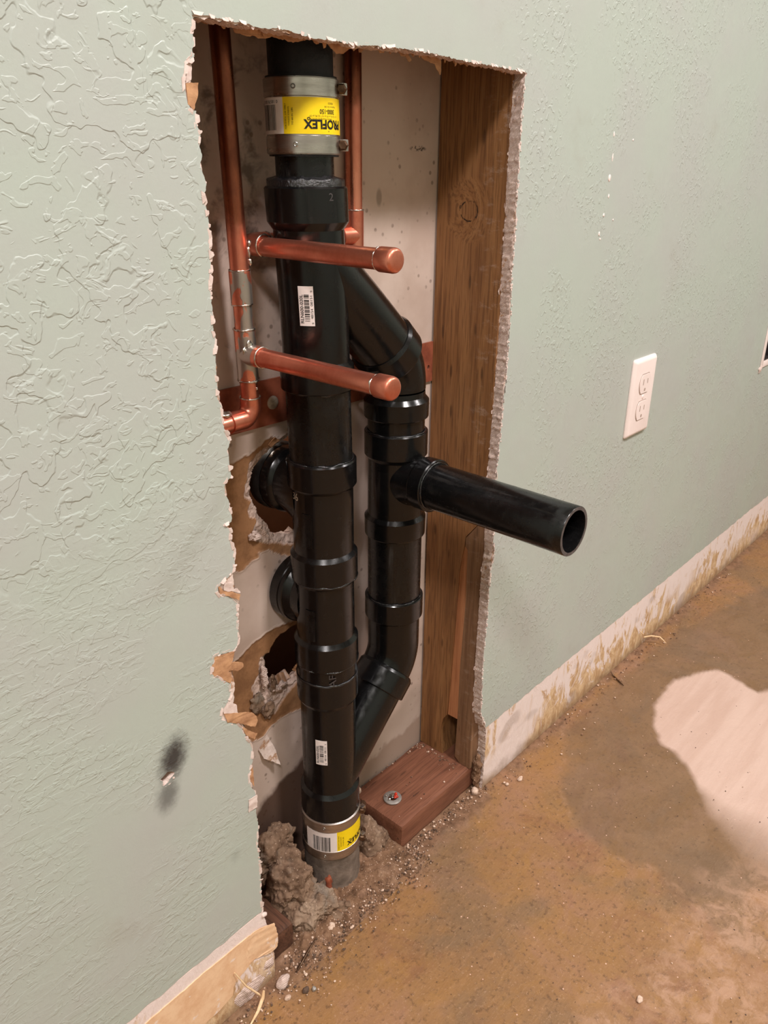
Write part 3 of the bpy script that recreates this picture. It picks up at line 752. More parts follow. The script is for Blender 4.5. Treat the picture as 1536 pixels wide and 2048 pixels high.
# ------------------------------------------------------------------ other side of the wall cavity
def inside(pts, x, z):
    c = np.zeros(x.shape, bool); n = len(pts)
    for i in range(n):
        x0, z0 = pts[i]; x1, z1 = pts[(i + 1) % n]
        cond = ((z0 > z) != (z1 > z)) & (x < (x1 - x0) * (z - z0) / (z1 - z0 + 1e-12) + x0); c ^= cond
    return c
def sdf(pts, x, z):
    d = np.full(x.shape, 1e9); bx = np.zeros(x.shape); bz = np.zeros(x.shape); n = len(pts)
    for i in range(n):
        x0, z0 = pts[i]; x1, z1 = pts[(i + 1) % n]; ex, ez = x1 - x0, z1 - z0
        t = np.clip(((x - x0) * ex + (z - z0) * ez) / (ex * ex + ez * ez + 1e-12), 0, 1)
        px, pz = x0 + t * ex, z0 + t * ez; q = np.hypot(x - px, z - pz); m_ = q < d
        d = np.where(m_, q, d); bx = np.where(m_, px, bx); bz = np.where(m_, pz, bz)
    return np.where(inside(pts, x, z), -d, d), bx, bz
def jag(l, seed, amp=.0016, freq=160, step=.002): return [(p.x, p.y) for p in jitter(resample(V2(l), step, True), amp, freq, seed, 4)]
hole1 = jag([(1313,5433),(1246,5411),(1155,5346),(1084,5259),(1045,5163),(1041,5038),(1071,4937),(1118,4830),(1131,4779),(1198,4709),(1228,4652),(1268,4556),(1368,4507),(1519,4455),(1750,4500),(1930,4700),(1990,5000),(1960,5250),(1830,5430),(1640,5530),(1500,5500)], 1)
gyp1 = jag([(1507,5563),(1316,5490),(1207,5482),(1098,5440),(1019,5365),(1002,5282),(953,5136),(941,5050),(1022,4998),(972,4904),(978,4838),(1081,4776),(1032,4699),(992,4600),(1117,4508),(1294,4435),(1513,4337),(1800,4400),(2030,4700),(2080,5100),(1980,5400),(1750,5560)], 2)
brown1 = jag([(1302,5599),(1396,5532),(1500,5570),(1900,5600),(2150,5200),(2100,4600),(1800,4300),(1506,4208),(1355,4274),(1200,4400),(1055,4415),(1062,4354),(950,4338),(805,4287),(735,4343),(-200,4300),(-200,5300),(769,5433),(1037,5474)], 3)
brown0 = jag([(-200,5860),(500,5850),(900,5800),(760,5690),(300,5640),(-200,5600)], 6)
hole2 = jag([(1299,3340),(1211,3294),(1119,3175),(1093,3144),(1096,3020),(1111,2868),(1139,2739),(1210,2689),(1504,2684),(1663,2800),(1663,3361)], 4)
brown2 = jag([(1354,3434),(1209,3457),(1041,3428),(841,3375),(689,3303),(400,3200),(300,2900),(500,2600),(700,2300),(806,2174),(951,2145),(1093,2227),(1286,2246),(1535,2213),(1800,2400),(1850,3300),(1591,3414)], 5)
gyp2 = jag([(1000,3180),(1120,3180),(1110,3000),(1150,2740),(1215,2680),(1500,2690),(1530,2600),(1300,2480),(1150,2330),(1080,2420),(1000,2500),(840,2520),(880,2700),(860,2880),(960,2960)], 7)
YB = .1030
gx = np.concatenate([np.arange(-.06, .05, .012), np.arange(.05, .215, .0016), np.arange(.215, .405, .012)])
gz = np.concatenate([np.arange(0, .15, .012), np.arange(.15, .60, .0016), np.arange(.60, 2.4, .03)])
XX, ZZ = np.meshgrid(gx, gz, indexing='ij')
d1, b1x, b1z = sdf(hole1, XX, ZZ); d2, b2x, b2z = sdf(hole2, XX, ZZ)
for d_, bx_, bz_ in ((d1, b1x, b1z), (d2, b2x, b2z)):
    near = np.abs(d_) < .00085
    XX = np.where(near, bx_, XX); ZZ = np.where(near, bz_, ZZ)
d1 = np.where(np.abs(d1) < .00085, 0, d1); d2 = np.where(np.abs(d2) < .00085, 0, d2)
sg = np.minimum(sdf(gyp1, XX, ZZ)[0], sdf(gyp2, XX, ZZ)[0]); sb = np.minimum(np.minimum(sdf(brown1, XX, ZZ)[0], sdf(brown2, XX, ZZ)[0]), sdf(brown0, XX, ZZ)[0])
gyp_a = np.clip(.5 - sg / .0012, 0, 1); brn_a = np.clip(.5 - sb / .0010, 0, 1)
rough_ = np.array([noise.fractal(Vector((a * 150, 3.0, b * 150)), .8, 2.1, 4) for a, b in zip(XX.ravel(), ZZ.ravel())]).reshape(XX.shape)
YY = YB + brn_a * .0006 + gyp_a * (.0018 + .0022 * rough_) - np.clip(1 - np.abs(sb) / .0025, 0, 1) * .0008
YY += np.clip(1 - np.minimum(d1, d2) / .006, 0, 1) * gyp_a * .003
ni, nj = XX.shape; vs = np.stack([XX.ravel(), YY.ravel(), ZZ.ravel()], 1)
fs = []
hm = (np.minimum(d1, d2) <= 0)
cx_ = (d1 < 0) | (d2 < 0)
for i in range(ni - 1):
    for j in range(nj - 1):
        q = ((i, j), (i + 1, j), (i + 1, j + 1), (i, j + 1))
        if all(hm[a] for a in q) : continue
        if any(cx_[a] for a in q): continue
        fs.append(tuple(a * nj + b for a, b in q))
me = bpy.data.meshes.new('wall_back'); me.from_pydata(vs.tolist(), [], fs)
for nm, arr in (('gyp', gyp_a), ('brown', brn_a)):
    at_ = me.attributes.new(nm, 'FLOAT', 'POINT'); at_.data.foreach_set('value', arr.ravel().astype(np.float32))
wb = link('wall_back', me, 'back', None, None)
md = wb.modifiers.new('thick', 'SOLIDIFY'); md.thickness = .0115; md.offset = -1 if me.polygons[0].normal.y < 0 else 1
tag(wb, 'back drywall of the cavity, stained and torn brown around the pipes', None, None, 'structure')
flap(U([(1012,2141),(880,2012),(921,1879),(1096,1717),(1093,1914)]), YB - .001, -.010, 'core_face', wb, 'paper_flap', .0006, 31.0, (.2, -1))
flap(U([(1302,5599),(1250,5520),(1290,5490),(1396,5532)]), YB - .0012, -.005, 'kraft', wb, 'paper_flap', .0006, 32.0, (0, 1))
# gypsum crumbs hanging from the torn openings
for i, (x, z, rx, rz) in enumerate([(.102, .462, .006, .005), (.090, .262, .008, .013), (.102, .290, .004, .015), (.114, .276, .0035, .012), (.122, .2685, .010, .0035), (.105, .246, .008, .010)]):
    v, f = blob((x, YB - .001, z), (rx, .0022, rz), .0028, 230, 4, i * 3.7)
    MB().add(v, f).build('crumbled_gypsum', 'gypsum' if i % 2 == 0 else 'mortar', wb, 60)
# room beyond, seen only through the torn openings
bb = MB(); bb.box((-.1, .20, .10), (.40, .21, .262)); bb.box((-.1, .20, .268), (.40, .21, .60)); bb.box((-.1, .30, .10), (.40, .31, .80)); bb.box((-.1, .115, .80), (.40, .31, .81)); bb.box((-.11, .115, .1), (-.1, .31, .80)); bb.box((.40, .115, .1), (.41, .31, .80)); bb.box((-.1, .115, .09), (.40, .31, .10))
tag(bb.build('wall_beyond', 'cabinet', None, None), 'brown panelled space seen through the torn openings', None, None, 'structure')

bl = bpy.data.lights.new('added_fill_beyond', 'POINT'); bl.energy = 1.6; bl.shadow_soft_size = .03; bl.color = (1, .9, .8)  # unseen fill light added to brighten the view through the torn openings
blo = bpy.data.objects.new('added_fill_beyond', bl); C.objects.link(blo); blo.location = (.15, .24, .70)
# ------------------------------------------------------------------ floor
gx = np.concatenate([np.arange(-1.9, -.3, .1), np.arange(-.3, 1.0, .0045), np.arange(1.0, 1.8, .012), np.arange(1.8, 3.01, .1)])
gy = np.concatenate([np.arange(-2.6, -.5, .1), np.arange(-.5, .1143, .0045), [.32]])
XX, YY = np.meshgrid(gx, gy, indexing='ij')
patch_o = [(.7376, -.0967), (.780, -.090), (.826, -.0919), (.870, -.112), (.9079, -.1375), (.9, -.165), (.8916, -.1942), (.885, -.21), (1.0, -.27), (1.1, -.40), (1.0, -.60), (.60, -.60), (.56, -.40), (.5606, -.3318), (.5747, -.2576), (.628, -.2006), (.6611, -.1399), (.690, -.115)]
patch_o = [(p.x, p.y) for p in resample([Vector(p) for p in patch_o], .01, True)]
nz = np.array([noise.fractal(Vector((a * 22, b * 22, 1.5)), .9, 2.0, 4) for a, b in zip(XX.ravel(), YY.ravel())]).reshape(XX.shape)
nz2 = np.array([noise.fractal(Vector((a * 70, b * 70, 7.5)), .8, 2.0, 4) for a, b in zip(XX.ravel(), YY.ravel())]).reshape(XX.shape)
sp = sdf(patch_o, XX, YY)[0] + nz * .006
soft = .004 + np.clip((-.22 - YY) * .5, 0, .06)
patch_a = np.clip(.5 - sp / (2 * soft), 0, 1)
zone = [(.582, -.0195), (.535, -.045), (.4857, -.0759), (.445, -.105), (.4183, -.1394), (.415, -.18), (.4268, -.2331), (.4171, -.2884), (.45, -.33), (.6, -.45), (1.2, -.5), (1.3, -.1), (1.0, -.03), (.75, -.02)]
sz = sdf(zone, XX, YY)[0] + nz * .010
ring_a = np.clip(.5 - sz / .016, 0, 1)
line_a = np.clip(1 - np.abs(sz - .002) / .004, 0, 1) * (nz2 > -.1)
worn = line_a * .55; orange = np.zeros_like(XX)
for (x, y, rx, ry) in [(.42, -.35, .10, .06), (.325, -.37, .06, .05), (.50, -.38, .08, .05), (.21, -.29, .05, .03), (.30, -.32, .06, .03)]:
    worn = np.maximum(worn, np.clip(1.3 - np.hypot((XX - x) / rx, (YY - y) / ry) + nz * .5, 0, 1))
for (x, y, rx, ry) in [(.3467, -.0615, .07, .03), (.2805, -.107, .07, .04), (.1302, -.083, .03, .05), (.118, -.155, .06, .05), (.20, -.04, .05, .015), (.49, -.05, .10, .03), (.02, -.11, .06, .06), (.40, -.20, .06, .03)]:
    orange = np.maximum(orange, np.clip(1.2 - np.hypot((XX - x) / rx, (YY - y) / ry) + nz * .6, 0, 1))
wallw = np.where((XX > 0) & (XX < .39), .026, .018)
dirt_a = np.clip((YY + wallw + nz * .020) / .014, 0, 1)
hgt = nz2 * .0006 + dirt_a * (.0012 + np.maximum(nz2, 0) * .0028)
hgt = np.where((YY > -.06) & (XX > -.3) & (XX < 1.8), hgt, np.minimum(hgt, .0004))
hgt = np.minimum(hgt, .006)
vs = np.stack([XX.ravel(), YY.ravel(), hgt.ravel() - .001], 1); ni, nj = XX.shape
I, J = np.meshgrid(np.arange(ni - 1), np.arange(nj - 1), indexing='ij'); k = (I * nj + J).ravel()
fs = np.stack([k, k + nj, k + nj + 1, k + 1], 1)
me = bpy.data.meshes.new('floor'); me.from_pydata(vs.tolist(), [], fs.tolist())
for nm, arr in (('patch', patch_a), ('ring', ring_a), ('worn', worn), ('orange', orange), ('dirt', dirt_a)):
    at_ = me.attributes.new(nm, 'FLOAT', 'POINT'); at_.data.foreach_set('value', arr.ravel().astype(np.float32))
fl = link('floor', me, 'floor', None, 180)
tag(fl, 'brown stained concrete floor with a pale bare patch', None, None, 'structure')

# rest of the room (behind and beside the camera)
tag(MB().box((XL, -2.6, 2.4), (3.0, .12, 2.45)).build('ceiling', 'ceiling', None, None), 'white ceiling', None, None, 'structure')
tag(MB().box((XL - .1, -2.6, 0), (XL, .12, 2.4)).build('wall_left', 'plain_wall', None, None), 'far left room wall', None, None, 'structure')
tag(MB().box((3.0, -2.6, 0), (3.1, .12, 2.4)).build('wall_right', 'plain_wall', None, None), 'far right room wall', None, None, 'structure')
tag(MB().box((XL, -2.7, 0), (3.0, -2.6, 2.4)).build('wall_rear', 'plain_wall', None, None), 'room wall behind the camera', None, None, 'structure')

# ------------------------------------------------------------------ framing lumber
XS = .376
st = thing('wall_stud', 'weathered brown wall stud with a knot, right side of the cavity', 'stud', (XS + .019, .057, .038))
# body: profile in y,z with the split cut away, 38 mm thick
spl_b = [(.0410, .3751), (.0450, .355), (.0479, .3329), (.0495, .28), (.0513, .2158), (.0540, .15), (.0560, .1075), (.0620, .098), (.0655, .0762), (.0640, .058), (.0600, .0385)]
body = [(.1004, .0385), (.1004, 2.39), (.0127, 2.39), (.0127, .42), (.0400, .385)] + spl_b
MB().prism(body, XS, XS + .038, 0, 'yz').build('stud_body', 'stud', st, 30)
strip = [(.0127, .4195), (.0395, .384), (.0400, .372), (.0360, .3686), (.0349, .2982), (.0365, .24), (.0379, .1984), (.0378, .15), (.0375, .1173), (.0385, .070), (.0390, .046), (.030, .0385), (.0127, .0385)]
MB().prism(strip, XS + .0004, XS + .038, 0, 'yz').build('split_strip', 'stud_front', st, 30)['label'] = 'front strip of the stud split from the rest'
MB().prism([(.034, .107), (.0575, .107), (.056, .12), (.050, .33), (.041, .378), (.034, .36)], XS + .0035, XS + .036, 0, 'yz').build('split_face', 'fresh', st, 30)['label'] = 'pale fresh wood inside the split'
ls = thing('wall_stud', 'wall stud hidden along the left side of the cut-out', 'stud', (-.022, .057, .038))
MB().box((-.041, .0129, .0385), (-.004, .1014, 2.39), .002).build('stud_body', 'stud', ls, 30)

def plank(lo, hi, seed, amp=.0012):
    import bmesh
    mb = MB().box(lo, hi, .0055); me = mb.mesh('p'); bm = bmesh.new(); bm.from_mesh(me)
    bmesh.ops.subdivide_edges(bm, edges=[e for e in bm.edges if e.calc_length() > .02], cuts=14, use_grid_fill=True)
    for v in bm.verts: v.co += Vector((noise.noise(v.co * 60 + Vector((seed, 0, 0))), noise.noise(v.co * 45 + Vector((0, seed, 0))), noise.noise(v.co * 40 + Vector((0, 0, seed))) * .6)) * amp
    bm.to_mesh(me); bm.free(); return me
sp_ = thing('sole_plate', 'red-brown sole plate at the stud foot, holding a washered anchor bolt', 'lumber', (.31, .057, 0))
link('plate_board', plank((.2335, .0127, .001), (.43, .1014, .038), 1.0), 'sole', sp_, 40)
sq = thing('sole_plate', 'dark sole plate end at the left of the mortar lumps', 'lumber', (-.02, .05, 0))
link('plate_board', plank((-.30, .0130, .001), (.052, .1014, .036), 4.0), 'sole_dark', sq, 40)
ab = thing('anchor_bolt', 'anchor bolt with round washer and red paint on the sole plate', 'bolt', (.2628, .0543, .0385))
MB().lathe([(0, .0060), (0, .0115), (.0004, .0120), (.0018, .0120), (.0022, .0115), (.0022, .0060)], (.2628, .0543, .0385), (0, 0, 1), 40, False, False).build('washer', 'washer', ab)
mbn = MB().lathe([(.0020, .0036), (.0024, .0040), (.0040, .0040), (.0046, .0034)], (.2628, .0543, .0385), (0, 0, 1), 6).lathe([(.004, .0026), (.0070, .0026), (.0076, .0021)], (.2628, .0543, .0385), (0, 0, 1), 16)
mbn.build('nut', 'screw', ab)
for i, (dx, dy, s_) in enumerate([(.003, -.004, .0024), (.0052, -.001, .0019), (-.001, -.0055, .0017)]):
    v, f = blob((.2628 + dx, .0543 + dy, .0425 + .001 * i), (s_, s_, s_ * .9), .0008, 500, 3, i + .5)
    MB().add(v, f).build('paint_dab', 'red_paint', ab, 60)
v, f = blob((.2565, .0535, .0425), (.0016, .0014, .0014), .0006, 500, 3, 9.5); MB().add(v, f).build('solder_drip', 'solder', ab, 60)
v, f = blob((.2575, .0610, .0428), (.0014, .0014, .0012), .0006, 500, 3, 6.5); MB().add(v, f).build('solder_drip', 'solder', ab, 60)

# steel strap across the back of the cavity
sr = thing('steel_strap', 'red oxide steel strap running across the back of the cavity', 'strap', (.16, .0995, .594))
def strap_mesh():
    hole = [Vector((.3683 + .0022 * math.cos(a), .5868 + .0030 * math.sin(a))) for a in [2 * math.pi * i / 14 for i in range(14)]]
    return sheet([Vector((-.004, .5735)), Vector((.3755, .5700)), Vector((.3755, .6162)), Vector((-.004, .6167))], [hole], 0.1000, .1022)
strap_mesh().build('strap_band', 'strap', sr, 30)
MB().lathe([(0, .0066), (.0008, .0066), (.0016, .0058), (.0020, .0040)], (.1319, .1001, .5935), (0, -1, 0), 28).build('bolt_head', 'bolt_head', sr)

# ------------------------------------------------------------------ drain stack (glued black ABS)
AX, AY = .1505, .0535            # main stack axis
BX, BY = .2620, .0560            # side run axis
ds = thing('drain_stack', 'black plastic drain stack with a looped side run and open stub', 'pipe', (AX, AY, .085))
RP, RB, RH = .0302, .0304, .0340
def hubprof(z0, z1, r0, rh, top_open=False, ch=.004):
    """hub from z0 (low) to z1 (high) widening from body radius r0"""
    return [(z0 - ch, r0), (z0, rh - .0006), (z0 + .0008, rh), (z1 - .0010, rh), (z1, rh - .0010), (z1, RP - .0004)]
def branch(mb, ax, ay, d, zc, r, t0, t1, k, seg=44, rows=14):
    """sanitary-tee branch along horizontal direction d, swept down towards the main body"""
    d = Vector((d[0], d[1], 0)).normalized(); e = Vector((-d.y, d.x, 0)); vs = []
    for j in range(rows + 1):
        s_ = j / rows; t = t0 + (t1 - t0) * s_; q = (1 - s_) ** 2 * k
        for i in range(seg):
            a = 2 * math.pi * i / seg; zz = math.sin(a) * r
            if zz < 0: zz -= q * (-math.sin(a))
            vs.append(Vector((ax, ay, zc)) + d * t + e * (math.cos(a) * r) + Vector((0, 0, zz)))
    fs = [(j * seg + i, j * seg + (i + 1) % seg, (j + 1) * seg + (i + 1) % seg, (j + 1) * seg + i) for j in range(rows) for i in range(seg)]
    return mb.add(vs, fs)
O = (AX, AY, 0); OS = (BX, BY, 0)
D1 = Vector((1, 0, -1)).normalized(); D2 = Vector((1, 0, 1)).normalized()
Z1, Z2 = .728, .153               # where the 45 degree branches meet the main axis
# upper wye
w1 = MB().lathe([(.6135, RH - .002), (.6140, RH - .0008), (.615, RH), (.636, RH), (.6365, RH - .0004), (.6400, RB), (.752, RB), (.757, .0340), (.7585, .0348), (.7845, .0348), (.786, .0335), (.786, .028)], O, cap1=False)
w1.lathe([(.0, RB), (.121, RB), (.121, .02)], (AX, AY, Z1), D1, cap0=False, cap1=False)
W1 = w1.build('wye_fitting', 'abs', ds, 20); W1['label'] = 'upper wye fitting'
# bushing and short pipe into the coupling
def ragged(an, t): return (.0006 * noise.noise(Vector((math.cos(an) * 4, math.sin(an) * 4, t * 200))), .0016 * noise.noise(Vector((math.cos(an) * 5, math.sin(an) * 5, t * 60 + 3))))
MB().lathe([(.784, .0325), (.7905, .0325), (.7915, .0318), (.7925, .0275), (.7935, .0244)], O, cap0=False, cap1=False, seg=96, wob=ragged).build('reducer_bushing', 'glue', ds, 60)
MB().lathe([(.780, .0242), (.8115, .0242)], O).build('straight_pipe', 'abs_pipe', ds)
# straight pipe between upper wye and first tee
MB().lathe([(.540, RP), (.6145, RP)], O).build('straight_pipe', 'abs_pipe', ds)
# first tee: branch straight back through the torn opening
t1 = MB().lathe([(.418, RH - .0006), (.419, RH), (.4450, RH), (.4456, RH - .0005), (.4492, RB), (.516, RB), (.5185, .0330), (.520, RH), (.5440, RH), (.5455, RH - .0012), (.5455, RP - .0003)], O, cap0=False, cap1=False)
branch(t1, AX, AY, (0, 1), .510, .0300, .010, .046, .026)
t1.lathe([(.040, .0300), (.0430, .0335), (.0440, .0342), (.070, .0342), (.071, .0330), (.071, .026), (.050, .026)], (AX, AY, .510), (0, 1, 0), cap0=False)
TE1 = t1.build('tee_fitting', 'abs', ds, 20); TE1['label'] = 'upper tee fitting with branch into the back wall'
MB().lathe([(.055, .0345), (.058, .0356), (.064, .0358), (.070, .0352), (.071, .034)], (AX, AY, .510), (0, 1, 0), wob=lambda a, t: (.0007 * noise.noise(Vector((math.cos(a) * 9, math.sin(a) * 9, t * 300))), 0), cap0=False, cap1=False).build('cement_smear', 'abs_rough', TE1, 60)
# second tee
t2 = MB().lathe([(.3170, RH - .001), (.318, RH), (.3455, RH), (.3461, RH - .0005), (.3500, RB), (.4130, RB - .0003), (.4175, .0330), (.4180, RH - .0006)], O, cap0=False, cap1=False)
branch(t2, AX, AY, (0, 1), .389, .0300, .010, .030, .012)
t2.lathe([(.022, .0300), (.0270, .0340), (.0285, .0352), (.0290, .0362), (.0330, .0366), (.0340, .0360), (.0350, .0366), (.0455, .0370), (.0465, .036)], (AX, AY, .389), (0, 1, 0), cap0=False)
TE2 = t2.build('tee_fitting', 'abs', ds, 20); TE2['label'] = 'lower tee fitting capped against the back wall'
# lower wye
w2 = MB().lathe([(.1125, RH - .0012), (.1135, RH), (.1455, RH), (.1461, RH - .0005), (.1505, RB), (.266, RB - .0002), (.2705, .0326), (.272, .0333), (.2995, .0333), (.3005, .0322), (.3175, .0322), (.318, .030)], O, cap1=False)
w2.lathe([(0, RB - .0006), (.120, RB - .0006), (.120, .02)], (AX, AY, Z2), D2, cap0=False, cap1=False)
W2 = w2.build('wye_fitting', 'abs', ds, 20); W2['label'] = 'lower wye fitting'
# upper 45 degree elbow: hub on the diagonal, bend, hub on the vertical
def bend(ax, ay, zc, dirn, R, r):
    """arc from the vertical (x=ax) below/above zc to a 45 degree diagonal; dirn +1 bends up-left, -1 down-left"""
    pts = []
    for i in range(15):
        a = math.radians(45) * i / 14
        pts.append((ax - R * (1 - math.cos(a)), ay, zc + dirn * R * math.sin(a)))
    return pts
R_ = .050; tl = R_ * math.tan(math.radians(22.5))
zc1 = Z1 - (BX - AX)              # diagonal meets the side axis here
p = bend(BX, BY, zc1 - tl, 1, R_, RB)
e1 = MB().tube([(BX, BY, zc1 - tl - .004)] + p, RB - .0003, 48, False)
dist_c = (BX - AX) * math.sqrt(2)
e1.lathe([(.1185, RP), (.1190, RH - .0022), (.1225, RH), (.1430, RH), (.1440, RH - .0006), (.1460, RB - .0003), (.148, RB - .0006)], (AX, AY + .0008, Z1), D1, cap0=False, cap1=False)
e1.lathe([(.5615, RP), (.5620, RH - .0006), (.563, RH), (.5800, RH), (.5806, RH - .0005), (.5845, RB - .0003), (.590, RB - .0006)], OS, cap0=False, cap1=False)
E1 = e1.build('elbow_fitting', 'abs', ds, 20); E1['label'] = 'upper 45 degree elbow'
MB().lathe([(.540, RP), (.565, RP)], OS).build('straight_pipe', 'abs', ds)
# side tee with the stub towards the room
t3 = MB().lathe([(.4265, RP), (.4270, RH - .0010), (.428, RH - .0004), (.4480, RH), (.4486, RH - .0005), (.4522, RB), (.516, RB - .0004), (.5195, .0325), (.521, RH - .0002), (.5460, RH - .0002), (.5470, RH - .0012), (.5470, RP - .0004)], OS, cap0=False, cap1=False)
ZS = .4962
branch(t3, BX, BY, (0, -1), ZS, .0262, .008, .042, .016)
t3.lathe([(.036, .0255), (.0385, .0268), (.0400, .0282), (.0545, .0284), (.0556, .0274), (.0556, .0240)], (BX, BY, ZS), (0, -1, 0), cap0=False, cap1=False)
TE3 = t3.build('tee_fitting', 'abs', ds, 20); TE3['label'] = 'side tee with its branch facing the room'
sb = MB()
rs, ri = .0242, .0202
sb.lathe([(.045, rs), (.2175, rs), (.2180, rs - .0004)], (BX, BY, ZS), (0, -1, 0), 64, True, False)
sb.lathe([(.2180, rs - .0004), (.2180, ri + .0003)], (BX, BY, ZS), (0, -1, 0), 64, False, False, 1)
sb.lathe([(.2180, ri + .0003), (.2170, ri), (.080, ri)], (BX, BY, ZS), (0, -1, 0), 64, False, True)
stub = sb.build('stub_pipe', ['abs_stub', 'cut_edge'], ds); stub['label'] = 'open pipe stub pointing into the room'
MB().lathe([(.345, RP), (.430, RP)], OS).build('straight_pipe', 'abs_pipe', ds)
# lower elbow
zc2 = Z2 + (BX - AX)
p = bend(BX, BY, zc2 + tl, -1, R_, RB)
e2 = MB().tube([(BX, BY, zc2 + tl + .046)] + p + [(BX - R_ * (1 - math.cos(math.pi / 4)) - .015, BY, zc2 + tl - R_ * math.sin(math.pi / 4) - .015)], RB - .0003, 48, False)
e2.lathe([(.3205, RB - .0006), (.3225, .0325), (.3240, RH - .0004), (.3480, RH - .0004), (.3490, RH - .0012), (.3490, RP - .0004)], OS, cap0=False, cap1=False)
e2.lathe([(.1130, RP), (.1135, RH - .0010), (.1145, RH), (.1370, RH), (.1405, RH - .0024), (.1415, RB - .0006)], (AX, AY + .0008, Z2), D2, cap0=False, cap1=False)
E2 = e2.build('elbow_fitting', 'abs', ds, 20); E2['label'] = 'lower 45 degree elbow'
# beads of solvent cement at the joints
for (org, d, R, par) in [((AX, AY, .5455), (0, 0, 1), RP + .0006, TE1), ((AX, AY, .3005), (0, 0, 1), .0325, W2), ((BX, BY, .5470), (0, 0, 1), RP + .0006, TE3), ((BX, BY, .3490), (0, 0, 1), RP + .0006, E2), ((BX, BY - .0556, ZS), (0, -1, 0), rs + .0010, TE3), ((AX, AY, .3178), (0, 0, 1), RH - .0006, TE2), ((AX, AY, .4182), (0, 0, 1), RH - .0008, TE2), ((AX, AY, .6137), (0, 0, 1), RP + .0008, W1)]:
    MB().torus(org, d, R, .0010, 72, 8, 0, .8).build('cement_bead', 'glue', par, 80)
# raised pad on the tees
A1 = math.atan2(-.4712 - BY, -.3422 - BX)
q = MB(); v, f = curved_sheet(BX, BY, RB + .0006, A1 - .50, -.006, .006, .468, .508, 10); q.add(v, f); q.build('moulded_pad', 'abs', TE3, 20)
A0 = math.atan2(-.4712 - AY, -.3422 - AX)
for (zc, par) in ((.478, TE1), (.372, TE2)):
    q = MB(); v, f = curved_sheet(AX, AY, RB + .0006, A0 - .55, -.006, .006, zc - .018, zc + .018, 10); q.add(v, f); q.build('moulded_pad', 'abs_pipe', par, 40)

# stickers, marks and moulded numbers on the stack
def sticker(par, R, a0, zc, hw=.0066, hh=.0166, seed=1):
    q = MB(); v, f = curved_sheet(AX, AY, R + .0003, a0, -hw, hw, zc - hh, zc + hh, 8); q.add(v, f)
    q.build('sticker', 'white_label', par, 40)
    mp = cylmap(AX, AY, R + .00055, a0); k = MB()
    put(k, text2d('RLN600-020L', .01), (-.0042, zc - .0022), (.0240, .0030), 1, mp)
    barcode(k, -.0018, .0026, zc - .0125, zc + .0105, mp, 62, 'z', seed)
    put(k, text2d('48154'), (.0046, zc - .0062), (.0085, .0021), 1, mp)
    put(k, text2d('08151'), (.0046, zc + .0046), (.0085, .0021), 1, mp)
    put(k, text2d('9'), (.0052, zc - .0142), (.0013, .0018), 1, mp)
    put(k, text2d('9'), (.0050, zc + .0125), (.0013, .0018), 1, mp)
    k.build('sticker_print', 'ink', par, None)
sticker(W1, RB, A0 - .20, .6920)
sticker(W2, RB, A0 - .29, .2110, seed=2)
k = MB(); put(k, text2d('2'), (0, .7785), (.0042, .0058), 0, cylmap(AX, AY, .0349, A0 + .62)); k.build('moulded_number', 'moulded', W1, None)
k = MB(); put(k, text2d('AF'), (0, .3075), (.0160, .0075), 1, cylmap(AX, AY, .03365, A0 + .16)); k.build('marker_writing', 'moulded', W2, None)
k = MB(); put(k, text2d('36'), (0, .5110), (.0090, .0075), 0, cylmap(AX, AY, RB + .0002, A0 - 1.02)); k.build('marker_writing', 'pale_ink', TE1, None)

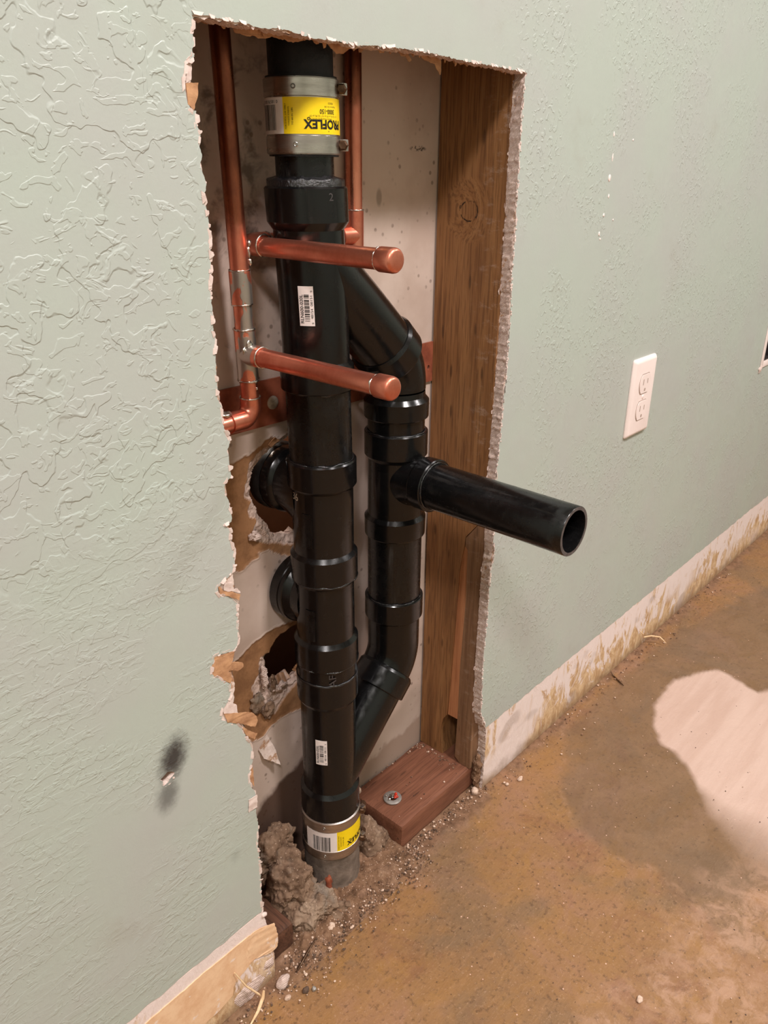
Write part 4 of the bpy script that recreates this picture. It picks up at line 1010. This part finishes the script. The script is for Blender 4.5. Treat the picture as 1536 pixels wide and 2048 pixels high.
# ------------------------------------------------------------------ couplings and the pipes they join
vp = MB().lathe([(.838, .0258), (1.6, .0258)], O, wob=lambda a, t: (.0004 * noise.noise(Vector((math.cos(a) * 6, math.sin(a) * 6, t * 90))), 0)).build('vent_pipe', 'old_pipe', None)
tag(vp, 'old dull black vent pipe above the upper steel coupling', 'pipe')
def coupling(z0, z1, R, b, label, a_white, a_yel, a_end, lz0, lz1, txt_scale, upper):
    t = thing('pipe_coupling', label, 'coupling', (AX, AY, z0))
    MB().lathe([(z0 - .0012, R - .0035), (z0 - .0012, R - .0012), (z1 + .0012, R - .0012), (z1 + .0012, R - .0035)], O, cap0=False, cap1=False).build('rubber_sleeve', 'old_pipe', t)
    MB().lathe([(z0, R - .001), (z0 + .0004, R - .0002), (z1 - .0004, R - .0002), (z1, R - .001)], O, cap0=False, cap1=False, seg=96).build('steel_shield', 'steel', t)
    aw = A0 + a_white
    for (q0, q1) in ((z0 + .0006, z0 + b), (z1 - b, z1 - .0006)):
        bd = MB().lathe([(q0, R - .0004), (q0 + .0005, R + .0006), (q1 - .0005, R + .0006), (q1, R - .0004)], O, cap0=False, cap1=False, seg=96).build('clamp_band', 'steel', t)
        zc = (q0 + q1) / 2; a = A0 - .20 if upper else A0 - .24
        dv = Vector((math.cos(a), math.sin(a), 0)); c = Vector((AX, AY, zc)) + dv * (R + .0004)
        MB().torus(c, dv, .0014, .0006, 20, 8).build('rivet', 'screw', bd, 60)
        a = A0 + 1.42; dv = Vector((math.cos(a), math.sin(a), 0)); tv = Vector((-dv.y, dv.x, 0)); c = Vector((AX, AY, zc)) + dv * (R + .0030)
        MB().lathe([(-.006, .0030), (-.005, .0042), (-.001, .0042), (0, .0034), (.010, .0034)], c, tv, 6).build('worm_screw', 'nail', bd, 30)
        MB().box((c.x - .003, c.y - .003, zc - .0045), (c.x + .003, c.y + .003, zc + .0045), .0008).build('screw_housing', 'steel', bd, 40)
    RL = R + .00015
    q = MB(); v, f = curved_sheet(AX, AY, RL, A0, a_white * RL, a_yel * RL, lz0, lz1, 20); q.add(v, f); q.build('label_white', 'white_label', t, 40)
    q = MB(); v, f = curved_sheet(AX, AY, RL, A0, a_yel * RL, a_end * RL, lz0, lz1, 24); q.add(v, f); q.build('label_yellow', 'yellow_label', t, 40)
    mp = cylmap(AX, AY, RL + .00025, A0); k = MB(); s_ = txt_scale; h = lz1 - lz0
    u0 = a_yel * RL
    PX = u0 + (.0163 if upper else .0125)          # left edge of the inverted brand line
    put(k, text2d('PROFLEX', .035), (PX + .0185 * s_, lz0 + .27 * h), (.0370 * s_, .0068 * s_), 2, mp)
    if upper: put(k, text2d('R'), (PX + .0215 * s_, lz0 + .085 * h), (.0011, .0010), 2, mp)
    put(k, text2d('Specialty Couplings by Fernco, Inc.'), (PX + .0150 * s_, lz0 + .42 * h), (.0215 * s_, .0013 * s_), 2, mp)
    if upper:
        put(k, text2d('1½" CI, PL or ST to 1½" CI, PL or ST'), (PX + .0185 * s_, lz0 + .50 * h), (.0275 * s_, .0014 * s_), 2, mp)
        put(k, text2d('3000-150', .01), (PX + .0210 * s_, lz0 + .62 * h), (.0150 * s_, .0033 * s_), 2, mp)
        put(k, text2d('Replaces CK-150'), (PX + .0240 * s_, lz0 + .76 * h), (.0120 * s_, .0014 * s_), 2, mp)
        put(k, text2d('MEXICO'), (PX + .0245 * s_, lz0 + .85 * h), (.0055 * s_, .0013 * s_), 2, mp)
    ring = [(math.cos(a) * r_, math.sin(a) * r_) for r_ in (.5, .28) for a in [2 * math.pi * i / 16 for i in range(16)]]
    put(k, (np.array(ring), [(i, (i + 1) % 16, (i + 1) % 16 + 16, i + 16) for i in range(16)]), (PX + .0042 * s_, lz0 + .42 * h), (.0026 * s_, .0022 * s_), 0, mp)
    for i, tx in enumerate(('FOR D.W.V. USE ONLY', 'TORQUE SCREWS', 'TO 60 IN. LBS.')):
        put(k, text2d(tx), (u0 + .0020 + i * .0028, lz0 + .48 * h), ((.70, .52, .48)[i] * h, .0013), 1, mp)
    if upper:
        barcode(k, u0 - .0280, u0 - .0058, lz0 + .10 * h, lz0 + .80 * h, mp, 70, 'x', 5)
        put(k, text2d('0 18578 30015 3'), (u0 - .0165, lz0 + .88 * h), (.0235, .0022), 2, mp)
    else:
        barcode(k, u0 - .0290, u0 - .0075, lz0 + .06 * h, lz0 + .80 * h, mp, 80, 'x', 8)
    k.build('label_print', 'ink', t, None)
    return t
cp_top = coupling(.8095, .8645, .0296, .0140, 'steel banded coupling with yellow label at the top of the stack', -1.50, -.52, 1.75, .8243, .8500, 1.0, True)
coupling(.0560, .1125, .0345, .0135, 'steel banded coupling with yellow label at the floor', -.95, .18, 1.9, .0685, .0980, 1.0, False)
# the top of the stack leans a few millimetres to the left
def lean(z): return float(np.interp(z, [.50, .545, .69, .785, .865, 1.6], [0, .05, .38, .86, 1.0, 1.6]))
def apply_lean(o):
    if o.type == 'MESH':
        off = world_loc(o)
        for v in o.data.vertices:
            wz = v.co.z + off.z; wx = v.co.x + off.x
            if wz > .5:
                k_ = lean(wz) * min(1, max(0, (BX - wx) / .082)); v.co.x -= .0095 * k_; v.co.y += .0022 * k_
    for c_ in o.children: apply_lean(c_)
for o_ in (ds, vp, cp_top): apply_lean(o_)
ci = MB().lathe([(-.001, .0345), (.02, .0335), (.050, .0326), (.085, .0326)], O, wob=lambda a, t: (.0011 * noise.fractal(Vector((math.cos(a) * 3, math.sin(a) * 3, t * 60)), .8, 2, 3), 0), seg=72, cap0=True).build('cast_iron_pipe', 'cast_iron', None)
tag(ci, 'grey cast iron drain pipe rising out of the floor', 'pipe')

# ------------------------------------------------------------------ copper supply lines
rC, rF = .0079, .0092
def arc3(p0, d0, d1, R, n=10):
    """quarter bend starting at p0 going d0 and leaving along d1"""
    p0 = Vector(p0); d0 = Vector(d0); d1 = Vector(d1); c = p0 + d1 * R; out = []
    for i in range(n + 1):
        a = math.pi / 2 * i / n; out.append(c - d1 * R * math.cos(a) + d0 * R * math.sin(a))
    return out
def ring_(par, org, d, R=rF + .0001, r=.0007, jit=.5): return MB().torus(org, d, R, r, 40, 8, 0, jit).build('solder_ring', 'solder', par, 80)
# left line: leans very slightly
lx = lambda z: .0796 + (.86 - z) * .0246
YC = .075
lc = thing('copper_supply', 'left copper supply line with its capped lower arm', 'pipe', (lx(.6), YC, .60))
ax3 = lambda z: (lx(z), YC, z)
DZ = (Vector(ax3(.6)) - Vector(ax3(.9))).normalized()
pu = MB().tube([ax3(1.6), ax3(.90), ax3(.80), ax3(.735), ax3(.705)], rC, 36).build('riser_pipe', 'copper_tarnish_shade', lc); pu.data['n'] = 1
MB().lathe([(0, rF - .0006), (.0006, rF), (.0270, rF), (.0276, rF - .0006)], ax3(.7215), DZ, 40).build('pipe_sleeve', 'copper_solder', lc)
MB().tube([ax3(.700), ax3(.670)], rC, 36).build('straight_pipe', 'copper_solder', lc)
tm = MB().lathe([(0, rF - .0006), (.0006, rF), (.0434, rF), (.0440, rF - .0006)], ax3(.6730), DZ, 40)
ZL = .6515; XLo = lx(ZL)
tm.lathe([(0, rF), (.0212, rF), (.0218, rF - .0006)], (XLo, YC, ZL), (0, -1, 0), 40, False)
tm.build('tee_fitting', 'copper_solder', lc)
MB().lathe([(.015, rC), (.160, rC)], (XLo, YC, ZL), (0, -1, 0), 40).build('arm_pipe', 'copper', lc)
def cap(par, x, z, y_end):
    MB().lathe([(0, rC), (0, rF - .0004), (.0008, rF), (.0130, rF + .0001), (.0150, rF - .0003), (.0162, rF - .0012), (.0168, rF - .0026), (.0166, 0.0001)], (x, y_end + .0168, z), (0, -1, 0), 44, False, False).build('end_cap', 'copper', par, 60)
    MB().torus((x, y_end + .0172, z), (0, -1, 0), rC + .0004, .0006, 40, 8, 0, 1.0).build('solder_ring', 'solder', par, 80)
cap(lc, XLo, ZL, -.0965)
for z in (.7218, .6940): ring_(lc, ax3(z), DZ, rC + .0008, .0007, .6)
ring_(lc, ax3(.6733), DZ, rC + .0010, .0009, .7); ring_(lc, ax3(.6285), DZ, rC + .0009, .0010, 1.0); ring_(lc, (XLo, YC - .0218, ZL), (0, -1, 0), rC + .0009, .0007, .4)
MB().tube([ax3(.632), ax3(.610)], rC, 36).build('straight_pipe', 'copper', lc)
zel = .6125
eb = MB().tube([ax3(zel), ax3(zel - .006)] + arc3(ax3(zel - .006), (0, 0, -1), (-.93, -.05, 0.0), .012) + [Vector(ax3(zel - .018)) + Vector((-.026, -.001, 0))], rF, 36, True)
eb.build('elbow_fitting', 'copper', lc)
ring_(lc, ax3(.6128), DZ, rC + .0009, .0008, .6)
MB().tube([Vector(ax3(zel - .018)) + Vector((-.024, -.001, 0)), Vector(ax3(zel - .018)) + Vector((-.0795, -.004, 0))], rC, 28).build('straight_pipe', 'copper', lc)
for i, (dx, dz, rx, rz) in enumerate([(.0060, -.003, .0016, .0046), (.0070, .004, .0020, .0030), (.0072, -.011, .0016, .0030)]):
    v, f = blob((lx(.738) + dx + .0022, YC - .0035, .7385 + dz), (rx, .0018, rz), .0007, 420, 3, i * 2.0); MB().add(v, f).build('solder_blob', 'solder', lc, 80)
for i, (dx, dy, dz) in enumerate([(-.003, -.0088, .0095), (-.0065, -.0070, .004)]):
    v, f = blob((XLo + dx, YC + dy, ZL + dz), (.0030, .0012, .0040), .0008, 300, 3, i * 5.0); MB().add(v, f).build('solder_blob', 'solder', lc, 80)
v, f = blob((lx(.618) + .002, YC - rC, .6215), (.0009, .0008, .0013), .0003, 400, 3, 8.0); MB().add(v, f).build('solder_blob', 'solder', lc, 80)
# dark flux and solder drip on top of the turned-out leg
v, f = blob((.0560, YC - .002, .6035), (.006, .004, .0022), .0015, 300, 3, 4.0); MB().add(v, f).build('solder_blob', 'solder', lc, 80)

# right line: tee behind the stack, cross pipe, elbow and capped upper arm
XRc, YR = .2394, .0937
rc = thing('copper_supply', 'right copper supply line with its capped upper arm', 'pipe', (XRc, YR, .695))
MB().tube([(XRc, YR, 1.6), (XRc, YR, .755)], rC, 36).build('riser_pipe', 'copper_tarnish_shade', rc)
tr = MB().lathe([(0, rF - .0006), (.0006, rF), (.0434, rF), (.0440, rF - .0006)], (XRc, YR, .7625), (0, 0, -1), 40)
ZU = .7395
tr.lathe([(0, rF), (.0200, rF), (.0206, rF - .0006)], (XRc, YR, ZU), (-1, 0, 0), 40, False)
tr.build('tee_fitting', 'copper', rc)
ring_(rc, (XRc, YR, .7628), (0, 0, 1), rC + .0009, .0008, .5)
MB().tube([(XRc, YR, .722), (XRc, YR, .704)], rC, 36).build('straight_pipe', 'copper', rc)
MB().lathe([(0, rF - .0004), (.0008, rF), (.0130, rF), (.0156, rF - .0008), (.0164, rF - .0030)], (XRc, YR, .712), (0, 0, -1), 36).build('end_cap', 'copper', rc)
XU = .1085
MB().tube([(XRc - .018, YR, ZU), (XU + .016, YR, ZU)], rC, 36).build('cross_pipe', 'copper', rc)
el = MB().tube([(XU + .021, YR, ZU)] + arc3((XU + .012, YR, ZU), (-1, 0, 0), (0, -1, 0), .012) + [(XU, YR - .0215, ZU)], rF, 40); el.build('elbow_fitting', 'copper', rc)
ring_(rc, (XU, YR - .0216, ZU), (0, -1, 0), rC + .0010, .0008, .3); ring_(rc, (XU + .021, YR, ZU), (1, 0, 0), rC + .0009, .0008, .6)
MB().lathe([(0, rC), (.140, rC)], (XU, YR - .014, ZU - .0008), (0, -1, 0), 40).build('arm_pipe', 'copper', rc)
cap(rc, XU, ZU - .0008, -.0770)

# ------------------------------------------------------------------ outlet plate on the right wall
PX0, PZ0, PW, PH = .6941, .4430, .0699, .1143
op = thing('outlet_plate', 'white duplex outlet cover plate on the green wall', 'outlet', (PX0 + PW / 2, 0, PZ0))
pl = MB(); rows = []
def rr(x0, x1, z0, z1, r_, n=5):
    out = []
    for cx0, cz0, a0 in ((x1 - r_, z1 - r_, 0), (x0 + r_, z1 - r_, 90), (x0 + r_, z0 + r_, 180), (x1 - r_, z0 + r_, 270)):
        for i in range(n): a = math.radians(a0 + 90 * i / (n - 1)); out.append((cx0 + r_ * math.cos(a), cz0 + r_ * math.sin(a)))
    return out
prof = [(0, -.0002), (0, -.0018), (.0012, -.0034), (.0040, -.0056), (.0060, -.0060)]
loops = [[(x, y, z) for x, z in rr(PX0 + i, PX0 + PW - i, PZ0 + i, PZ0 + PH - i, .004 if i < .003 else .002)] for i, y in prof]
vs = [p for l in loops for p in l]; n = len(loops[0])
fs = [(j * n + i, j * n + (i + 1) % n, (j + 1) * n + (i + 1) % n, (j + 1) * n + i) for j in range(len(loops) - 1) for i in range(n)] + [tuple((len(loops) - 1) * n + i for i in range(n))]
pl.add(vs, fs); pl.build('cover_plate', 'plate', op, 35)
for zc in (PZ0 + PH / 2 + .0195, PZ0 + PH / 2 - .0195):
    xc = PX0 + PW / 2
    o_ = [(xc + .0165 * math.cos(a), zc + max(-.0135, min(.0135, .0175 * math.sin(a)))) for a in [2 * math.pi * i / 36 for i in range(36)]]
    rc_ = MB().prism(o_, -.0072, -.0058).build('receptacle_face', 'plate', op, 35)
    g = [(xc + .0178 * math.cos(a), zc + max(-.0148, min(.0148, .0188 * math.sin(a)))) for a in [2 * math.pi * i / 36 for i in range(36)]]
    MB().prism(g, -.00615, -.0059).build('receptacle_gap', 'slot', op, 35)
    for dx, hh in ((-.0064, .0042), (.0064, .0035)):
        MB().box((xc + dx - .0010, -.00735, zc + .003 - hh), (xc + dx + .0010, -.0070, zc + .003 + hh)).build('slot', 'slot', rc_, None)
    MB().lathe([(0, .0024), (.0003, .0024)], (xc, -.0071, zc - .0085), (0, -1, 0), 16).build('ground_hole', 'slot', rc_, None)
MB().lathe([(0, .0032), (.0008, .0030), (.0012, .0020)], (PX0 + PW / 2, -.0058, PZ0 + PH / 2), (0, -1, 0), 20).build('plate_screw', 'plate', op, 40)

# open switch box at the right edge of the view
bx = thing('electrical_box', 'open electrical box with chipped white paint around it', 'electrical box', (1.297, 0, .455))
X0, X1, Z0, Z1_ = 1.2690, 1.3255, .4605, .5615
bo = MB()
bo.box((X0, .001, Z0), (X0 + .002, .055, Z1_)); bo.box((X1 - .002, .001, Z0), (X1, .055, Z1_)); bo.box((X0, .001, Z0), (X1, .055, Z0 + .002)); bo.box((X0, .001, Z1_ - .002), (X1, .055, Z1_)); bo.box((X0, .053, Z0), (X1, .055, Z1_))
bo.build('box_body', 'box_dark', bx, None)
fr = MB()
for a, b in (((1.2575, .449), (1.2690, .574)), ((1.3255, .449), (1.3350, .574)), ((1.2690, .449), (1.3255, .4605)), ((1.2690, .5615), (1.3255, .574))):
    fr.box((a[0], -.0022, a[1]), (b[0], -.0001, b[1]), .0009)
fr.build('white_surround', 'plate', bx, 40)
v, f = blob((1.2590, -.001, .4475), (.0055, .0022, .0075), .003, 200, 3, 2.2); MB().add(v, f).build('paint_chip', 'torn_white', bx, 60)

# ------------------------------------------------------------------ mortar, dirt and debris at the foot of the pipe
def mound(name, parts, label, mat='mortar'):
    mb = MB()
    for i, (c, r_, a, fq) in enumerate(parts):
        v, f = blob(c, r_, a, fq, 6 if r_[0] > .02 else 5, c[0] * 37 + i * 3.3, -.0008, 7); mb.add(v, f)
    o = mb.build(name, mat, None, 70); return tag(o, label, 'mortar')
mound('mortar_lump', [((.082, .060, .030), (.030, .030, .046), .012, 55), ((.078, .078, .060), (.030, .016, .030), .010, 60), ((.094, .080, .082), (.015, .012, .014), .007, 80), ((.093, .026, .014), (.026, .018, .020), .009, 70), ((.072, .034, .016), (.016, .014, .018), .008, 80)], 'large crusted mortar lump left of the cast iron pipe')
mound('mortar_lump', [((.207, .052, .010), (.018, .020, .026), .008, 80), ((.222, .040, .006), (.014, .012, .016), .007, 95), ((.204, .078, .020), (.018, .014, .026), .008, 85), ((.219, .060, .020), (.010, .010, .014), .006, 110)], 'knobbly mortar lump between the cast iron pipe and sole plate')
mound('mortar_lump', [((.110, .010, .001), (.014, .010, .007), .005, 120), ((.128, .006, .000), (.010, .007, .006), .004, 140)], 'small mortar lump on the floor before the pipe')
v, f = blob((.1165, .0225, .034), (.0035, .0030, .012), .003, 150, 3, 4.0)
tag(MB().add(v, f).build('brick_shard', 'brick', None, 50), 'red brick shard stuck in the mortar left of the pipe', 'shard')

# loose bed of dirt between the plates (height field)
gx = np.arange(.045, .245, .0022); gy = np.arange(-.022, .101, .0022)
XX, YY = np.meshgrid(gx, gy, indexing='ij')
nn = np.array([noise.fractal(Vector((a * 60, b * 60, 2.2)), .8, 2.1, 5) for a, b in zip(XX.ravel(), YY.ravel())]).reshape(XX.shape)
n2 = np.array([abs(noise.noise(Vector((a * 230, b * 230, 6.2)))) for a, b in zip(XX.ravel(), YY.ravel())]).reshape(XX.shape)
edge = np.clip((YY + .022 + nn * .008) / .030, 0, 1) * np.clip((XX - .045) / .012, 0, 1) * np.clip((.245 - XX) / .012, 0, 1)
ZZ = edge * (.005 + .006 * nn + .006 * n2 + .006 * np.clip(YY / .06, 0, 1)) - .0012
ni, nj = XX.shape; k = (np.arange(ni - 1)[:, None] * nj + np.arange(nj - 1)[None]).ravel()
me = bpy.data.meshes.new('dirt_bed'); me.from_pydata(np.stack([XX.ravel(), YY.ravel(), ZZ.ravel()], 1).tolist(), [], np.stack([k, k + nj, k + nj + 1, k + 1], 1).tolist())
o = link('dirt_bed', me, 'dirt', None, 180); tag(o, 'crumbly brown dirt around the cast iron pipe', 'dirt', None, 'stuff')

# grit: uncountable crumbs scattered along the wall line
r = random.Random(33)
proto = [blob((0, 0, 0), (1, r.uniform(.6, 1), r.uniform(.45, .8)), .35, 1.6, 1, q * 1.9, None, 2) for q in range(6)]
def crumb(mb, x, y, z, s_, mi):
    v, f = proto[r.randrange(6)]; a = r.random() * 6.28; c, sn = math.cos(a), math.sin(a)
    mb.add([(x + (p.x * c - p.y * sn) * s_, y + (p.x * sn + p.y * c) * s_, z + p.z * s_) for p in v], f, mi)
g = MB()
for _ in range(2600):
    u = r.random()
    if u < .52: x, y = r.uniform(.03, .25), r.gauss(.000, .018); z = .002
    elif u < .68: x, y = r.uniform(.23, .40), r.gauss(.004, .008); z = .001
    elif u < .80: x, y = r.uniform(-.06, .06), r.gauss(-.012, .018); z = .0005
    elif u < .90: x, y = r.uniform(.39, 1.3), -abs(r.gauss(0, .018)) - .002; z = .0005
    else: x, y = r.uniform(-.02, .7), -r.random() ** 2 * .40 - .01; z = -.0002
    if y > .010 and x < .055: continue
    if y > .0115 and x > .232: continue
    if y > -.001 and (x < .012 or x > .392): continue
    s_ = r.choice((.0005, .0007, .0009, .0011, .0015)) * r.uniform(.7, 1.35)
    if u > .9: s_ *= .6
    crumb(g, x, y, z + s_ * .3, s_, r.choice((0, 0, 1, 1, 1, 2, 2)))
o = g.build('floor_grit', ['chip_pale', 'chip_brown', 'chip_dark'], None, None); tag(o, 'fine grit and plaster crumbs scattered along the wall line', 'grit', None, 'stuff')
g = MB()
for _ in range(130):      # crumbs on the sole plate, mostly at the stud foot
    if r.random() < .75: x, y = .372 - abs(r.gauss(0, .007)), r.uniform(.030, .099)
    elif r.random() < .6: x, y = r.uniform(.24, .37), .1005 - abs(r.gauss(0, .003))
    else: x, y = r.uniform(.24, .37), r.uniform(.02, .098)
    s_ = r.choice((.0004, .0006, .0009, .0014)) * r.uniform(.7, 1.3); crumb(g, x, y, .0385 + s_ * .3, s_, r.choice((0, 1, 1, 2)))
o = g.build('plate_grit', ['chip_pale', 'chip_brown', 'chip_dark'], None, None); tag(o, 'plaster crumbs lying on the right sole plate', 'grit', None, 'stuff')

def chunk(name, x, y, z, s_, mat, label, cat='crumb', group=None, seed=1.0):
    v, f = blob((x, y, z + s_[2] * .55), s_, s_[0] * .35, .8 / s_[0], 3, seed, z)
    return tag(MB().add(v, f).build(name, mat, None, 45), label, cat, group)
chunk('plaster_crumb', .3789, .0030, .0005, (.0055, .0045, .0050), 'chip_pale', 'pale plaster crumb in the dirt at the sole plate end', seed=1)
chunk('plaster_crumb', .4449, -.0285, -.0005, (.0050, .0028, .0022), 'chip_pale', 'flat tan plaster crumb on the floor right of the stud foot', seed=2)
chunk('plaster_crumb', .4230, -.0210, -.0005, (.0022, .0020, .0018), 'chip_pale', 'tiny pale crumb between stud foot and flat tan crumb', seed=3)
chunk('plaster_crumb', .2533, -.3029, -.0005, (.0042, .0030, .0022), 'chip_pale', 'white plaster crumb alone on the floor near the camera', seed=4)
chunk('plaster_crumb', .0930, -.0030, .0010, (.0050, .0040, .0035), 'chip_pale', 'pale chip in the grit before the large mortar lump', seed=5)
chunk('plaster_crumb', .0231, -.0364, -.0005, (.0040, .0032, .0035), 'chip_dark', 'dark pebble on the floor beside the torn left strip', seed=6)
chunk('plaster_crumb', .0300, -.0415, -.0005, (.0024, .0024, .0026), 'washer', 'small grey bead beside the dark pebble', seed=7)
chunk('plaster_crumb', .0050, -.0280, -.0005, (.0036, .0024, .0026), 'chip_pale', 'pinkish plaster crumb near the paper sliver', seed=8)
chunk('plaster_crumb', .2405, .0960, .0385, (.0050, .0045, .0042), 'chip_pale', 'pale crumb at the back edge of the sole plate', seed=9)
chunk('plaster_crumb', .1500, .0010, .0010, (.0080, .0050, .0045), 'chip_brown', 'grey-brown stone on the floor before the cast iron pipe', 'stone', seed=10)
chunk('plaster_crumb', .0130, -.0120, .0000, (.0085, .0045, .0060), 'gypsum', 'broken gypsum lump below the torn left strip', seed=11)
chunk('plaster_crumb', .0035, .0005, .1000, (.0030, .0022, .0026), 'torn_white', 'small white plaster ball on top of the tan paper', seed=12)

# slivers and nails
def sliver(name, pts, rad, mat, label, cat):
    P = [Vector(p) for p in pts]; out = []
    for i in range(len(P) - 1):
        for k_ in range(6): out.append(P[i].lerp(P[i + 1], k_ / 6))
    out.append(P[-1]); n = len(out)
    R = [rad * (.35 + .65 * math.sin(math.pi * min(.95, .12 + .86 * i / (n - 1)))) for i in range(n)]
    return tag(MB().tube(out, R, 8).build(name, mat, None, 60), label, cat)
sliver('paper_sliver', [(-.0395, -.0020, .060), (-.030, -.006, .034), (-.0175, -.010, .012), (-.0150, -.011, .0045)], .0011, 'straw', 'pale paper sliver hanging off the left strip', 'sliver')
sliver('paper_sliver', [(-.0135, -.0125, .016), (-.0165, -.0140, .010), (-.026, -.017, .0020), (-.040, -.022, .0014)], .0020, 'straw', 'thick curled paper sliver lying at the foot of the left strip', 'sliver')
sliver('paper_sliver', [(.890, -.001, .016), (.900, -.012, .019), (.910, -.024, .017), (.913, -.036, .008)], .0016, 'straw', 'pale curled paper sliver sticking out of the right strip', 'sliver')
sliver('paper_sliver', [(.868, -.001, .040), (.878, -.005, .030), (.886, -.004, .018)], .0010, 'straw', 'thin paper sliver peeling from the right strip', 'sliver')
nl = sliver('bent_nail', [(.7660, -.003, .006), (.7635, -.010, .0014), (.7560, -.024, .0010), (.7504, -.0349, .0010)], .0013, 'nail', 'bent rusty nail at the foot of the right strip', 'nail')
sliver('wire_nail', [(.0290, -.0150, .0035), (.050, -.0080, .0045), (.0720, -.0010, .0050)], .0016, 'nail', 'long rusty nail lying in the grit by the left sole plate', 'nail')
